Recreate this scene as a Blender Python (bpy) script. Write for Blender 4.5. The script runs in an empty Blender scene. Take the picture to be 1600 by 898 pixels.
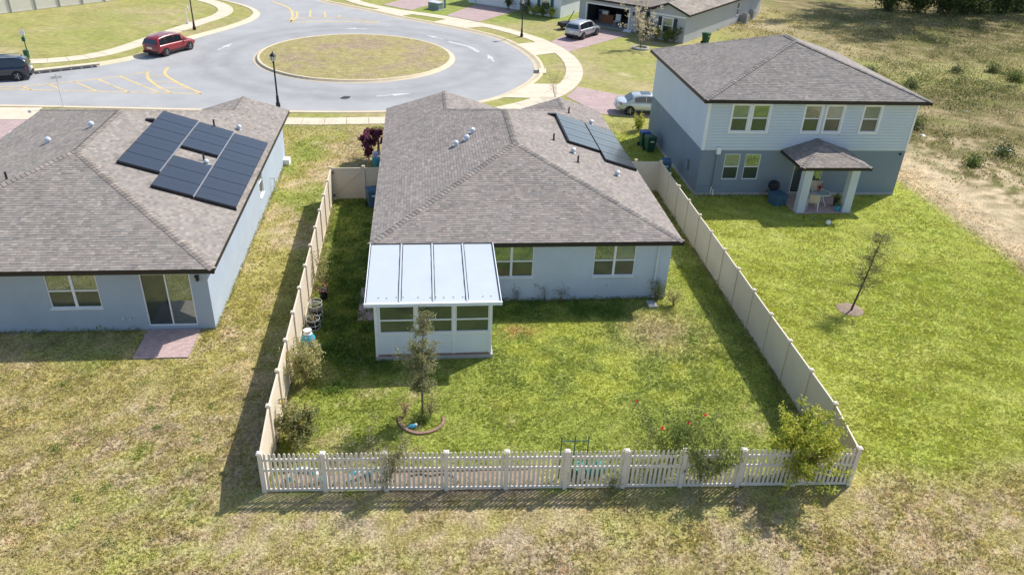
import bpy, bmesh, math, random
import numpy as np
from mathutils import Vector, Matrix
from mathutils.geometry import delaunay_2d_cdt
random.seed(7); RNG = np.random.default_rng(11)
S = bpy.context.scene
COL = S.collection
# ------------------------------------------------------------------ camera
CAM_P, CAM_Y, CAM_R = 0.51823, 0.124742, 0.046193
cam_d = bpy.data.cameras.new('camera'); cam = bpy.data.objects.new('camera', cam_d); COL.objects.link(cam)
_f = Vector((math.sin(CAM_Y)*math.cos(CAM_P), math.cos(CAM_Y)*math.cos(CAM_P), -math.sin(CAM_P)))
_r = Vector((math.cos(CAM_Y), -math.sin(CAM_Y), 0)); _u = _r.cross(_f)
_R = math.cos(CAM_R)*_r + math.sin(CAM_R)*_u; _U = -math.sin(CAM_R)*_r + math.cos(CAM_R)*_u
cam.matrix_world = Matrix(((_R.x,_U.x,-_f.x,4.991),(_R.y,_U.y,-_f.y,-18.124),(_R.z,_U.z,-_f.z,17.425),(0,0,0,1)))
cam_d.sensor_width = 36; cam_d.lens = 1218.95/1600*36; cam_d.clip_end = 3000; cam_d.clip_start = 0.5
S.camera = cam
# ------------------------------------------------------------------ sky, sun, exposure
SUN = Vector((0.783, 0.54, 1.0)).normalized()
sun_el = math.asin(SUN.z)
w = bpy.data.worlds.new('World'); S.world = w; w.use_nodes = True
nt = w.node_tree; sky = nt.nodes.new('ShaderNodeTexSky'); sky.sky_type = 'NISHITA'; sky.sun_disc = False
sky.sun_elevation = sun_el; sky.sun_rotation = math.atan2(SUN.x, SUN.y); sky.air_density = 1.0; sky.dust_density = 1.1
nt.links.new(sky.outputs[0], nt.nodes['Background'].inputs[0]); nt.nodes['Background'].inputs[1].default_value = 0.15
sd = bpy.data.lights.new('sun', 'SUN'); sd.energy = 4.8; sd.angle = math.radians(0.53); sd.color = (1.0, 0.955, 0.89)
so = bpy.data.objects.new('sun', sd); COL.objects.link(so); so.rotation_euler = SUN.to_track_quat('Z', 'Y').to_euler()
S.view_settings.view_transform = 'Standard'; S.view_settings.look = 'None'; S.view_settings.exposure = 0.3
S.view_settings.gamma = 1; S.view_settings.use_curve_mapping = False
# ------------------------------------------------------------------ materials
def ramp_noise(nt, scale, detail=4, rough=.55, coords=None):
    n = nt.nodes.new('ShaderNodeTexNoise'); n.inputs['Scale'].default_value = scale
    n.inputs['Detail'].default_value = detail; n.inputs['Roughness'].default_value = rough
    if coords: nt.links.new(coords, n.inputs['Vector'])
    return n
def mat(name, col=(.5,.5,.5), rough=.7, spec=.3, metal=0., var=.12, scale=3., bump=0., bscale=None, attr=None, ior=None, coat=0., stain=None, fine=0., fscale=60., bdist=.02):
    m = bpy.data.materials.new(name); m.use_nodes = True; t = m.node_tree; L = t.links
    b = t.nodes['Principled BSDF']
    b.inputs['Roughness'].default_value = rough; b.inputs['Metallic'].default_value = metal
    b.inputs['Specular IOR Level'].default_value = spec
    if ior: b.inputs['IOR'].default_value = ior
    if coat: b.inputs['Coat Weight'].default_value = coat; b.inputs['Coat Roughness'].default_value = .04
    geo = t.nodes.new('ShaderNodeNewGeometry'); P = geo.outputs['Position']
    if attr:
        a = t.nodes.new('ShaderNodeAttribute'); a.attribute_name = attr; base = a.outputs['Color']
    else:
        a = t.nodes.new('ShaderNodeRGB'); a.outputs[0].default_value = (*col, 1); base = a.outputs[0]
    def vary(base, scale, amt, detail=4):
        n = ramp_noise(t, scale, detail, .6, P)
        mr = t.nodes.new('ShaderNodeMapRange'); mr.inputs['From Min'].default_value = .25; mr.inputs['From Max'].default_value = .75
        mr.inputs['To Min'].default_value = 1-amt; mr.inputs['To Max'].default_value = 1+amt
        L.new(n.outputs['Fac'], mr.inputs['Value'])
        mx = t.nodes.new('ShaderNodeMix'); mx.data_type = 'RGBA'; mx.blend_type = 'MULTIPLY'; mx.inputs['Factor'].default_value = 1
        L.new(base, mx.inputs['A']); L.new(mr.outputs[0], mx.inputs['B']); return mx.outputs['Result']
    if var: base = vary(base, scale, var)
    if fine: base = vary(base, fscale, fine, 2)
    if stain:
        n = ramp_noise(t, stain[1], 5, .65, P)
        mr = t.nodes.new('ShaderNodeMapRange'); mr.inputs['From Min'].default_value = .52; mr.inputs['From Max'].default_value = .72
        mr.inputs['To Max'].default_value = stain[2]; L.new(n.outputs['Fac'], mr.inputs['Value'])
        mx = t.nodes.new('ShaderNodeMix'); mx.data_type = 'RGBA'; L.new(mr.outputs[0], mx.inputs['Factor'])
        L.new(base, mx.inputs['A']); mx.inputs['B'].default_value = (*stain[0], 1); base = mx.outputs['Result']
    L.new(base, b.inputs['Base Color'])
    if bump:
        n = ramp_noise(t, bscale or scale*8, 3, .6, P); bp = t.nodes.new('ShaderNodeBump'); bp.inputs['Strength'].default_value = bump
        bp.inputs['Distance'].default_value = bdist; L.new(n.outputs['Fac'], bp.inputs['Height']); L.new(bp.outputs[0], b.inputs['Normal'])
    return m
M = {}
def defm(k, *a, **kw): M[k] = mat(k, *a, **kw)
defm('ground', rough=.95, spec=.1, attr='Col', var=.25, scale=1.7, fine=.5, fscale=11, bump=1.0, bscale=13, bdist=.06)
defm('grass', rough=.8, spec=.15, attr='Col', var=.2, scale=2.)
defm('leaf', rough=.6, spec=.25, attr='Col', var=.15, scale=5.)
defm('asphalt', (.335,.335,.335), rough=.9, spec=.2, var=.1, scale=.35, fine=.10, fscale=30, stain=((.275,.27,.262),.22,.7), bump=.2, bscale=60)
defm('concrete', (.62,.535,.41), rough=.9, spec=.2, var=.1, scale=.8, fine=.08, fscale=25, stain=((.42,.37,.29),.9,.5))
defm('gutter', (.60,.50,.35), rough=.9, spec=.2, var=.12, scale=.8, fine=.08, fscale=20)
defm('slab_grey', (.42,.41,.40), rough=.9, spec=.2, var=.12, scale=2)
defm('yellow_paint', (.62,.46,.20), rough=.8, var=.2, scale=2.5, stain=((.36,.34,.30),1.2,.95))
defm('white_paint', (.52,.52,.52), rough=.8, var=.15, scale=3, stain=((.35,.35,.36),1.4,.6))
defm('shingle', rough=.95, spec=.12, attr='Col', var=.10, scale=.6, fine=.22, fscale=45)
defm('felt', (.09,.085,.08), rough=.95, spec=.1)
defm('fascia', (.030,.024,.020), rough=.55, spec=.35)
defm('gutter_white', (.62,.64,.66), rough=.5)
defm('stucco_blue', (.385,.445,.515), rough=.9, spec=.15, var=.08, scale=.6, fine=.09, fscale=25, bump=.35, bscale=70)
defm('stucco_main', (.53,.58,.645), rough=.9, spec=.15, var=.08, scale=.6, fine=.08, fscale=25, bump=.35, bscale=70)
defm('stucco_dark', (.225,.272,.32), rough=.9, spec=.15, var=.06, scale=.5, fine=.06, fscale=40, bump=.25, bscale=70)
defm('siding', (.565,.62,.67), rough=.6, spec=.3, var=.04, scale=.7)
defm('stucco_grey', (.44,.45,.46), rough=.9, spec=.15, var=.05, scale=.5, fine=.06, fscale=40)
defm('footing', (.42,.40,.38), rough=.9, var=.15)
defm('white_trim', (.80,.80,.80), rough=.5, spec=.35, var=.03)
defm('white_metal', (.72,.77,.82), rough=.45, spec=.4, var=.05, scale=.8, stain=((.58,.62,.64),1.2,.4))
defm('roof_white', (.46,.505,.545), rough=.5, spec=.35, var=.05, scale=.8, stain=((.44,.48,.50),1.2,.5))
defm('seam', (.06,.06,.06), rough=.8, var=.4, scale=12)
defm('pane', (.085,.105,.095), rough=.03, spec=.5, ior=3.2, var=0)
defm('pane_screen', (.045,.054,.054), rough=.10, spec=.5, ior=2.0, var=0)
defm('pane_blind', (.17,.195,.18), rough=.05, spec=.5, ior=2.6, var=.2, scale=2)
defm('vinyl', (.68,.585,.455), rough=.55, spec=.3, var=.05, scale=.9, stain=((.56,.48,.37),1.3,.35))
defm('vinyl_picket', (.73,.665,.585), rough=.55, spec=.3, var=.06, scale=1.2, stain=((.58,.51,.42),1.7,.35))
defm('vinyl_white', (.74,.70,.63), rough=.55, spec=.3, var=.05, scale=.9, stain=((.60,.55,.48),1.3,.3))
defm('post_grey', (.30,.30,.29), rough=.6)
defm('solar', (.022,.024,.03), rough=.16, spec=.5, ior=1.9, var=.1, scale=1.5)
defm('solar_frame', (.02,.02,.022), rough=.4)
defm('alu', (.55,.56,.57), rough=.35, metal=.7, var=.05)
defm('galv', (.62,.66,.70), rough=.4, metal=.35, var=.08, scale=8)
defm('black_metal', (.02,.02,.022), rough=.45)
defm('lead_pipe', (.035,.035,.04), rough=.6)
defm('lamp_glass', (.55,.56,.55), rough=.2, spec=.5)
defm('rubber', (.02,.02,.02), rough=.85)
defm('rim', (.5,.51,.52), rough=.3, metal=.8, var=.05)
defm('car_glass', (.012,.016,.022), rough=.04, spec=.5, ior=1.9, var=0)
defm('red_paint', (.26,.012,.018), rough=.28, spec=.5, coat=.8, var=.03)
defm('navy_paint', (.012,.022,.045), rough=.22, spec=.5, coat=.9, var=.03)
defm('silver_paint', (.42,.44,.46), rough=.3, metal=.45, coat=.7, var=.03)
defm('champagne_paint', (.52,.56,.56), rough=.3, metal=.4, coat=.7, var=.03)
defm('dark_plastic', (.03,.03,.032), rough=.7)
defm('tail_red', (.42,.01,.015), rough=.2, spec=.5)
defm('plate_white', (.75,.75,.72), rough=.5)
defm('bin_green', (.02,.085,.045), rough=.55)
defm('bin_blue', (.015,.07,.28), rough=.5)
defm('bin_slate', (.06,.13,.20), rough=.55)
defm('brick_red', (.27,.17,.13), rough=.9, var=.3, scale=9)
defm('paver', (.47,.345,.32), rough=.9, var=.22, scale=4.5, fine=.15, fscale=22)
defm('paver_base', (.30,.26,.22), rough=.95)
defm('bark', (.17,.13,.095), rough=.95, var=.3, scale=12, bump=.4)
defm('bark_dark', (.075,.06,.05), rough=.95, var=.3, scale=12)
defm('mulch', (.28,.21,.155), rough=.98, var=.35, scale=9, fine=.3, fscale=40, bump=.8, bscale=30)
defm('sand', (.56,.46,.33), rough=.98, var=.25, scale=5, fine=.2, fscale=30, bump=.6, bscale=20)
defm('turquoise', (.03,.40,.58), rough=.4)
defm('teal', (.05,.28,.22), rough=.45)
defm('table_glass', (.30,.38,.42), rough=.1, spec=.5)
defm('pot_blue', (.07,.36,.48), rough=.35, spec=.5)
defm('pot_black', (.022,.022,.025), rough=.6)
defm('terracotta', (.40,.19,.12), rough=.85)
defm('tan_fabric', (.62,.50,.38), rough=.8)
defm('white_plastic', (.78,.78,.77), rough=.5)
defm('sign_green', (.02,.10,.07), rough=.5)
defm('shutter', (.04,.05,.055), rough=.6)
defm('shutter_teal', (.03,.10,.13), rough=.6)
defm('utility_green', (.20,.26,.24), rough=.6)
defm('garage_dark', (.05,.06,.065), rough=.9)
defm('wood', (.24,.11,.06), rough=.7, var=.3, scale=6)
defm('blue_plastic', (.05,.20,.42), rough=.5)
def translucent(k, f):
    t = M[k].node_tree; b = t.nodes['Principled BSDF']; out = t.nodes['Material Output']; tr = t.nodes.new('ShaderNodeBsdfTranslucent'); mx = t.nodes.new('ShaderNodeMixShader'); mx.inputs[0].default_value = f
    t.links.new(b.inputs['Base Color'].links[0].from_socket, tr.inputs['Color']); t.links.new(b.outputs[0], mx.inputs[1]); t.links.new(tr.outputs[0], mx.inputs[2]); t.links.new(mx.outputs[0], out.inputs['Surface'])
translucent('leaf', .4); translucent('grass', .35)
for k in ('pane','pane_screen','pane_blind'): M[k].node_tree.nodes['Principled BSDF'].inputs['Specular Tint'].default_value = (.80,.97,.90,1)
def cells_solar():   # thin busbar lines across each solar panel
    m = M['solar']; t = m.node_tree; b = t.nodes['Principled BSDF']
    tc = t.nodes.new('ShaderNodeTexCoord'); wv = t.nodes.new('ShaderNodeTexWave'); wv.inputs['Scale'].default_value = 5.0
    wv.wave_type = 'BANDS'; wv.bands_direction = 'X'; wv.inputs['Distortion'].default_value = 0
    t.links.new(tc.outputs['Object'], wv.inputs['Vector'])
    mr = t.nodes.new('ShaderNodeMapRange'); mr.inputs['From Min'].default_value = .93; mr.inputs['From Max'].default_value = 1
    t.links.new(wv.outputs['Fac'], mr.inputs['Value'])
    mx = t.nodes.new('ShaderNodeMix'); mx.data_type = 'RGBA'; t.links.new(mr.outputs[0], mx.inputs['Factor'])
    mx.inputs['A'].default_value = (.020,.023,.030,1); mx.inputs['B'].default_value = (.045,.05,.058,1)
    t.links.new(mx.outputs['Result'], b.inputs['Base Color'])
cells_solar()
def tyre_paths():
    t = M['asphalt'].node_tree; b = t.nodes['Principled BSDF']; src = b.inputs['Base Color'].links[0].from_socket; geo = t.nodes.new('ShaderNodeNewGeometry')
    vd = t.nodes.new('ShaderNodeVectorMath'); vd.operation = 'DISTANCE'; vd.inputs[1].default_value = (-1.1,55.0,-.1); t.links.new(geo.outputs['Position'], vd.inputs[0])
    n = ramp_noise(t, .5, 4, .6, geo.outputs['Position']); ad = t.nodes.new('ShaderNodeMath'); ad.operation = 'MULTIPLY_ADD'; ad.inputs[1].default_value = 1.6; t.links.new(n.outputs['Fac'], ad.inputs[0]); t.links.new(vd.outputs['Value'], ad.inputs[2])
    cr = t.nodes.new('ShaderNodeValToRGB'); mr = t.nodes.new('ShaderNodeMapRange'); mr.inputs['From Min'].default_value = 9; mr.inputs['From Max'].default_value = 18; t.links.new(ad.outputs[0], mr.inputs['Value']); t.links.new(mr.outputs[0], cr.inputs['Fac'])
    e = cr.color_ramp.elements; e[0].position = 0; e[0].color = (1.05,1.05,1.05,1); e[1].position = 1; e[1].color = (1.06,1.06,1.06,1)
    for p, v in ((.22,.99),(.33,.90),(.43,1.0),(.55,.89),(.68,1.03)): q = e.new(p); q.color = (v,v,v,1)
    mx = t.nodes.new('ShaderNodeMix'); mx.data_type = 'RGBA'; mx.blend_type = 'MULTIPLY'; mx.inputs['Factor'].default_value = 1; t.links.new(src, mx.inputs['A']); t.links.new(cr.outputs[0], mx.inputs['B']); t.links.new(mx.outputs['Result'], b.inputs['Base Color'])
tyre_paths()
def bricks_material():   # far paver driveways: pieces too small to tell apart
    m = M['paver_far'] = mat('paver_far', (.46,.335,.32), rough=.9, var=0); t = m.node_tree; b = t.nodes['Principled BSDF']
    geo = t.nodes.new('ShaderNodeNewGeometry'); br = t.nodes.new('ShaderNodeTexBrick'); br.inputs['Scale'].default_value = 2.4
    br.inputs['Color1'].default_value = (.50,.36,.34,1); br.inputs['Color2'].default_value = (.40,.29,.285,1); br.inputs['Mortar'].default_value = (.27,.22,.20,1)
    br.inputs['Mortar Size'].default_value = .025
    t.links.new(geo.outputs['Position'], br.inputs['Vector'])
    n = ramp_noise(t, .7, 5, .6, geo.outputs['Position']); mr = t.nodes.new('ShaderNodeMapRange'); mr.inputs['To Min'].default_value = .75; mr.inputs['To Max'].default_value = 1.25
    t.links.new(n.outputs['Fac'], mr.inputs['Value'])
    mx = t.nodes.new('ShaderNodeMix'); mx.data_type = 'RGBA'; mx.blend_type = 'MULTIPLY'; mx.inputs['Factor'].default_value = 1
    t.links.new(br.outputs['Color'], mx.inputs['A']); t.links.new(mr.outputs[0], mx.inputs['B']); t.links.new(mx.outputs['Result'], b.inputs['Base Color'])
bricks_material()
# ------------------------------------------------------------------ helpers
def tag(o, label=None, cat=None, group=None, kind=None):
    if label: o['label'] = label
    if cat: o['category'] = cat
    if group: o['group'] = group
    if kind: o['kind'] = kind
    return o
def empty(name, loc=(0,0,0), rz=0.):
    o = bpy.data.objects.new(name, None); COL.objects.link(o); o.location = loc; o.rotation_euler = (0,0,rz); o.empty_display_size = .2
    return o
def thing(name, label, cat, loc=(0,0,0), rz=0., group=None): return tag(empty(name, loc, rz), label, cat, group)
def link(name, me, m, parent=None):
    o = bpy.data.objects.new(name, me); COL.objects.link(o)
    if m is not None and not me.materials: me.materials.append(M[m] if isinstance(m, str) else m)
    if parent: o.parent = parent
    return o
class MB:
    def __init__(s): s.v = []; s.f = []; s.c = []
    def poly(s, pts, col=None):
        i = len(s.v); s.v += [tuple(p) for p in pts]; s.f.append(tuple(range(i, i+len(pts))))
        if col is not None: s.c += [col]*len(pts)
        return s
    def box(s, x0, x1, y0, y1, z0, z1, col=None):
        return s.hexa([(x0,y0,z0),(x1,y0,z0),(x1,y1,z0),(x0,y1,z0),(x0,y0,z1),(x1,y0,z1),(x1,y1,z1),(x0,y1,z1)], col)
    def hexa(s, p, col=None):
        i = len(s.v); s.v += [tuple(q) for q in p]
        s.f += [(i,i+3,i+2,i+1),(i+4,i+5,i+6,i+7),(i,i+1,i+5,i+4),(i+1,i+2,i+6,i+5),(i+2,i+3,i+7,i+6),(i+3,i,i+4,i+7)]
        if col is not None: s.c += [col]*8
        return s
    def bar(s, a, b, wx, wz=None, col=None):          # square bar from a to b
        a = Vector(a); b = Vector(b); d = (b-a).normalized(); up = Vector((0,0,1)) if abs(d.z) < .95 else Vector((0,1,0))
        r = d.cross(up).normalized()*wx/2; u = r.cross(d).normalized()*(wz or wx)/2
        return s.hexa([a-r-u, a+r-u, b+r-u, b-r-u, a-r+u, a+r+u, b+r+u, b-r+u], col)
    def tube(s, pts, rad, n=8, cap=True, col=None):
        pts = [Vector(p) for p in pts]; rad = rad if isinstance(rad, (list,tuple)) else [rad]*len(pts)
        i0 = len(s.v)
        for k, p in enumerate(pts):
            d = (pts[min(k+1,len(pts)-1)]-pts[max(k-1,0)]).normalized()
            r = d.cross(Vector((0,0,1)) if abs(d.z) < .9 else Vector((1,0,0))).normalized(); u = r.cross(d)
            for j in range(n):
                a = 2*math.pi*j/n; s.v.append(tuple(p+(r*math.cos(a)+u*math.sin(a))*rad[k]))
        for k in range(len(pts)-1):
            for j in range(n):
                a = i0+k*n+j; b = i0+k*n+(j+1)%n; s.f.append((a,a+n,b+n,b))
        if cap: s.f.append(tuple(i0+j for j in range(n))); s.f.append(tuple(i0+(len(pts)-1)*n+j for j in reversed(range(n))))
        if col is not None: s.c += [col]*(n*len(pts))
        return s
    def lathe(s, prof, n=16, c=(0,0,0), col=None):    # profile of (r, z)
        return s.tube([(c[0],c[1],c[2]+z+1e-5*i) for i,(r,z) in enumerate(prof)], [max(r,1e-4) for r,z in prof], n, True, col)
    def prism(s, pts, z0, z1, col=None):              # ccw outline
        n = len(pts); i = len(s.v); s.v += [(x,y,z0) for x,y in pts]+[(x,y,z1) for x,y in pts]
        s.f += [tuple(i+j for j in reversed(range(n))), tuple(i+n+j for j in range(n))]
        s.f += [(i+j, i+(j+1)%n, i+n+(j+1)%n, i+n+j) for j in range(n)]
        if col is not None: s.c += [col]*(2*n)
        return s
    def ring(s, c, R, r, n=20, m=8, z=0, a0=0, a1=2*math.pi, vert=False):
        pts = []
        for k in range(n+1):
            a = a0+(a1-a0)*k/n
            pts.append((c[0]+R*math.cos(a), c[1], c[2]+R*math.sin(a)) if vert else (c[0]+R*math.cos(a), c[1]+R*math.sin(a), c[2]))
        return s.tube(pts, r, m)
    def mesh(s, name, smooth=False):
        me = bpy.data.meshes.new(name); me.from_pydata(s.v, [], s.f); me.update()
        if s.c:
            at = me.color_attributes.new('Col', 'FLOAT_COLOR', 'POINT')
            at.data.foreach_set('color', np.c_[np.array(s.c, dtype=np.float32), np.ones(len(s.c), np.float32)].ravel())
        if smooth: me.shade_smooth()
        return me
    def build(s, name, m, parent=None, smooth=False):
        return link(name, s.mesh(name, smooth), m, parent)
def np_mesh(name, V, F, C=None, smooth=False):         # V (n,3), F (m,k) arrays
    me = bpy.data.meshes.new(name); V = np.asarray(V, np.float32); F = np.asarray(F, np.int32)
    k = F.shape[1]; me.vertices.add(len(V)); me.vertices.foreach_set('co', V.ravel())
    me.loops.add(F.size); me.loops.foreach_set('vertex_index', F.ravel())
    me.polygons.add(len(F)); me.polygons.foreach_set('loop_start', np.arange(0, F.size, k, dtype=np.int32))
    me.update(calc_edges=True); me.validate()
    if C is not None:
        at = me.color_attributes.new('Col', 'FLOAT_COLOR', 'POINT')
        at.data.foreach_set('color', np.c_[np.asarray(C, np.float32), np.ones(len(V), np.float32)].ravel())
    return me
def dup(root, loc=None, rz=None, label=None):
    r = root.copy(); COL.objects.link(r)
    if loc is not None: r.location = loc
    if rz is not None: r.rotation_euler = (0,0,rz)
    if label: r['label'] = label
    for ch in list(root.children):
        c = ch.copy(); COL.objects.link(c); c.parent = r
        for g in ch.children:
            d = g.copy(); COL.objects.link(d); d.parent = c
    return r
def struct(name, mb, m, label=None):
    o = mb.build(name, m) if isinstance(mb, MB) else link(name, mb, m)
    o['kind'] = 'structure'
    if label: o['label'] = label
    return o
# value noise for colour zones
_perm = RNG.permutation(4096).astype(np.int64); _val = RNG.random(4096)
def vnoise(x, y):
    xi = np.floor(x).astype(np.int64); yi = np.floor(y).astype(np.int64); fx = x-xi; fy = y-yi
    fx = fx*fx*(3-2*fx); fy = fy*fy*(3-2*fy)
    def h(i, j): return _val[(_perm[(i*73+j*4051+917) & 4095] + i*13 + j*7) & 4095]
    return (h(xi,yi)*(1-fx)+h(xi+1,yi)*fx)*(1-fy)+(h(xi,yi+1)*(1-fx)+h(xi+1,yi+1)*fx)*fy
def fbm(x, y, s, o=4):
    r = 0; a = .5; t = 0
    for k in range(o): r = r+a*vnoise(x*s+k*17.3, y*s-k*9.1); t += a; a *= .5; s *= 2.03
    return r/t
def sst(a, b, x): t = np.clip((x-a)/(b-a), 0, 1); return t*t*(3-2*t)
def catmull(P, step=.6, closed=False):
    P = [np.array(p, float) for p in P]; out = []; n = len(P)
    rng = range(n) if closed else range(n-1)
    for i in rng:
        p1 = P[i]; p2 = P[(i+1) % n]; p0 = P[(i-1) % n] if closed or i > 0 else 2*p1-p2
        p3 = P[(i+2) % n] if closed or i+2 < n else 2*p2-p1
        k = max(1, int(np.linalg.norm(p2-p1)/step))
        for j in range(k):
            t = j/k
            out.append(.5*((2*p1)+(-p0+p2)*t+(2*p0-5*p1+4*p2-p3)*t*t+(-p0+3*p1-3*p2+p3)*t**3))
    if not closed: out.append(P[-1])
    return np.array(out)
def normals2(P, closed=False):
    d = np.gradient(P, axis=0)
    if closed: d = np.roll(P, -1, 0)-np.roll(P, 1, 0)
    d /= np.linalg.norm(d, axis=1)[:,None]+1e-9
    return np.c_[-d[:,1], d[:,0]]          # left normal
def inpoly(px, py, poly):
    poly = np.asarray(poly); ins = np.zeros(np.shape(px), bool); j = len(poly)-1
    for i in range(len(poly)):
        xi, yi = poly[i]; xj, yj = poly[j]
        c = ((yi > py) != (yj > py)) & (px < (xj-xi)*(py-yi)/(yj-yi+1e-12)+xi); ins ^= c; j = i
    return ins
# ------------------------------------------------------------------ ground colours (real grass and soil colours by place)
A3 = lambda *c: np.array(c, float)
TAN, OLIVE, GREEN, LUSH, LIME = A3(.41,.33,.195), A3(.335,.285,.11), A3(.20,.235,.05), A3(.10,.155,.03), A3(.305,.325,.06)
DIRT, SCRUB, RUST = A3(.52,.415,.27), A3(.19,.165,.065), A3(.42,.25,.11)
HOUSES = []        # footprints, filled below: (x0,x1,y0,y1)
def mix(a, b, t): return a+(b-a)*t[..., None]
def gcol(x, y):
    x = np.asarray(x, float); y = np.asarray(y, float)
    n1 = fbm(x, y, .35, 5); n2 = fbm(x+40, y-13, .22, 4); n3 = fbm(x-7, y+71, 1.6, 3); n4 = fbm(x+90, y+5, .09, 3)
    jx = (n1-.5)*2.2; jy = (n2-.5)*2.2
    one = np.ones(x.shape)
    n5 = fbm(x+31, y+17, 3.1, 3)
    dry = mix(OLIVE*one[...,None], TAN*A3(1,.97,1.05), .85*sst(.40,.64,.3*n1+.7*n5)); dry = mix(dry, GREEN*1.35, .38*sst(.54,.72,.5*n2+.5*n3))
    dry = mix(dry, A3(.40,.32,.225), .6*sst(.58,.72,.6*fbm(x+11,y+3,.5,4)+.4*n5))
    c = dry
    # side lot beside the house to the left: yellower
    m = sst(-14,-3.2,x)*(1-sst(-.4,.3,x))*sst(2,7,y+jy)*(1-sst(34,36,y)); side = mix(OLIVE*A3(1.05,1.1,.9)*one[...,None], TAN*1.05, sst(.45,.7,.5*n1+.5*n3)); side = mix(side, GREEN*1.2, .8*sst(.55,.7,n2))
    c = mix(c, side, m)
    # fenced back yard
    ins = sst(-.05,.15,x)*(1-sst(18.25,18.4,x))*sst(-.45,-.1,y+.0438*x)*(1-sst(22.5,23.2,y))
    yard = mix(mix(GREEN*one[...,None], LIME*A3(.9,.95,1), .6*one), TAN*.95, .75*sst(.5,.72,.5*n1+.5*n3))
    yard = mix(yard, mix(GREEN*1.12*one[...,None], LIME*.97, sst(.3,.7,n3)), sst(5.5,8.5,x+jx)*sst(2.2,4.0,y+jy*.7)*(1-.4*sst(14,17,x)))
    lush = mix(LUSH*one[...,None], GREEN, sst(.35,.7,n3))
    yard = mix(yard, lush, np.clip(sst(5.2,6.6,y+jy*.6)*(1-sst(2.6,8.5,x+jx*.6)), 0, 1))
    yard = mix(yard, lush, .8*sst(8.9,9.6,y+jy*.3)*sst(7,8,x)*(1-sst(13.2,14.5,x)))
    yard = mix(yard, TAN*.9, .85*np.exp(-((x-14.5)/1.7)**2-((y-8.4)/1.6)**2)*sst(.3,.6,n3+.12))
    yard = mix(yard, RUST, .8*np.exp(-((x-8.7)/.7)**2-((y-8.6)/.45)**2)*sst(.25,.5,n3))
    yard = mix(yard, TAN*.9, .7*(1-sst(.3,1.5,y+.044*x+jy*.5))*sst(.3,.55,n3))
    yard = mix(yard, A3(.30,.23,.16), .9*(1-sst(.85,1.0,y+.0438*x))*sst(3.6,3.9,x)*(1-sst(8.2,8.5,x)))
    c = mix(c, yard, ins)
    # right lawn
    rl = sst(18.35,18.5,x)*(1-sst(33.6,34.9,x+jx*.7+(22-y)*.02))*sst(-2.2,.2,y+jy)*(1-sst(36,38,y))
    lawn = mix(LIME*one[...,None], GREEN*1.35, .5*sst(.35,.72,n3)); lawn = mix(lawn, TAN*A3(.95,1.05,.6), .35*sst(.56,.75,.5*n1+.5*n3)); lawn = lawn*(1+.07*np.sin((x*.55+y*.83)*5.2+3*n1))[...,None]
    rl2 = sst(15.3,15.5,x)*(1-sst(18.5,18.6,x))*sst(23,23.4,y)*(1-sst(37.5,38.5,y)); c = mix(c, lawn, np.clip(rl+rl2,0,1))
    # bare track and rough ground to the far right
    r = sst(33.8,35.2,x+jx*.6+(22-y)*.02)*(1-sst(60,75,y)*(1-sst(44,52,x+jx)))*sst(-14,8,y+(x-34)*.25)
    rough = mix(SCRUB*.95*one[...,None], TAN*A3(.85,.82,.8), .75*sst(.45,.66,.4*n1+.6*n3)); rough = mix(rough, GREEN*.8, .6*sst(.57,.72,fbm(x+3,y+8,.5,4)))
    rough = mix(rough, DIRT, .9*np.exp(-((x-36.5-(n1-.5)*3)/2.2)**2)*(1-sst(26,34,y)))
    rough = mix(rough, DIRT*1.02, .85*np.exp(-((x-41-(n2-.5)*6)/3.8)**2-((y-25)/8)**2)*sst(.35,.6,n3))
    c = mix(c, rough, r)
    # far right old field
    far = sst(36,42,x)*sst(48,62,y); field = mix(OLIVE*one[...,None], TAN*.95, sst(.38,.68,.5*n1+.5*n2)); c = mix(c, field, far*.9*(1-sst(44,54,x+jx*2)))
    c = mix(c, LIME*A3(.7,.9,.9), .8*np.exp(-((x-45)/2.6)**2-((y-54)/2.6)**2)); c = mix(c, TAN*1.15, .6*np.exp(-((x-49)/3.5)**2-((y-60)/3)**2))
    # front lawns and verges by the street
    fr = sst(33,34.5,y)*(1-sst(33,38,x)*(1-sst(42,50,y))); ver = mix(OLIVE*A3(.98,1.08,1)*one[...,None], TAN, .6*sst(.42,.7,n2)); ver = mix(ver, GREEN*1.25, .45*sst(.5,.72,n1))
    c = mix(c, ver, fr*(1-far))
    c = mix(c, LIME*A3(.72,.9,.9), .75*sst(70,74,y)*sst(-4,1,x)*(1-sst(22,27,x))*sst(.3,.6,n2+.1))
    c = mix(c, LIME*A3(.75,.95,1), .7*np.exp(-((x-13)/2)**2-((y-39.5)/2.2)**2))
    c = mix(c, DIRT*1.05, .75*np.exp(-((x-23)/1.6)**2-((y-49.5)/.8)**2)*sst(.4,.6,n3))
    return c*(.80+.40*n3)[..., None]
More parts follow.
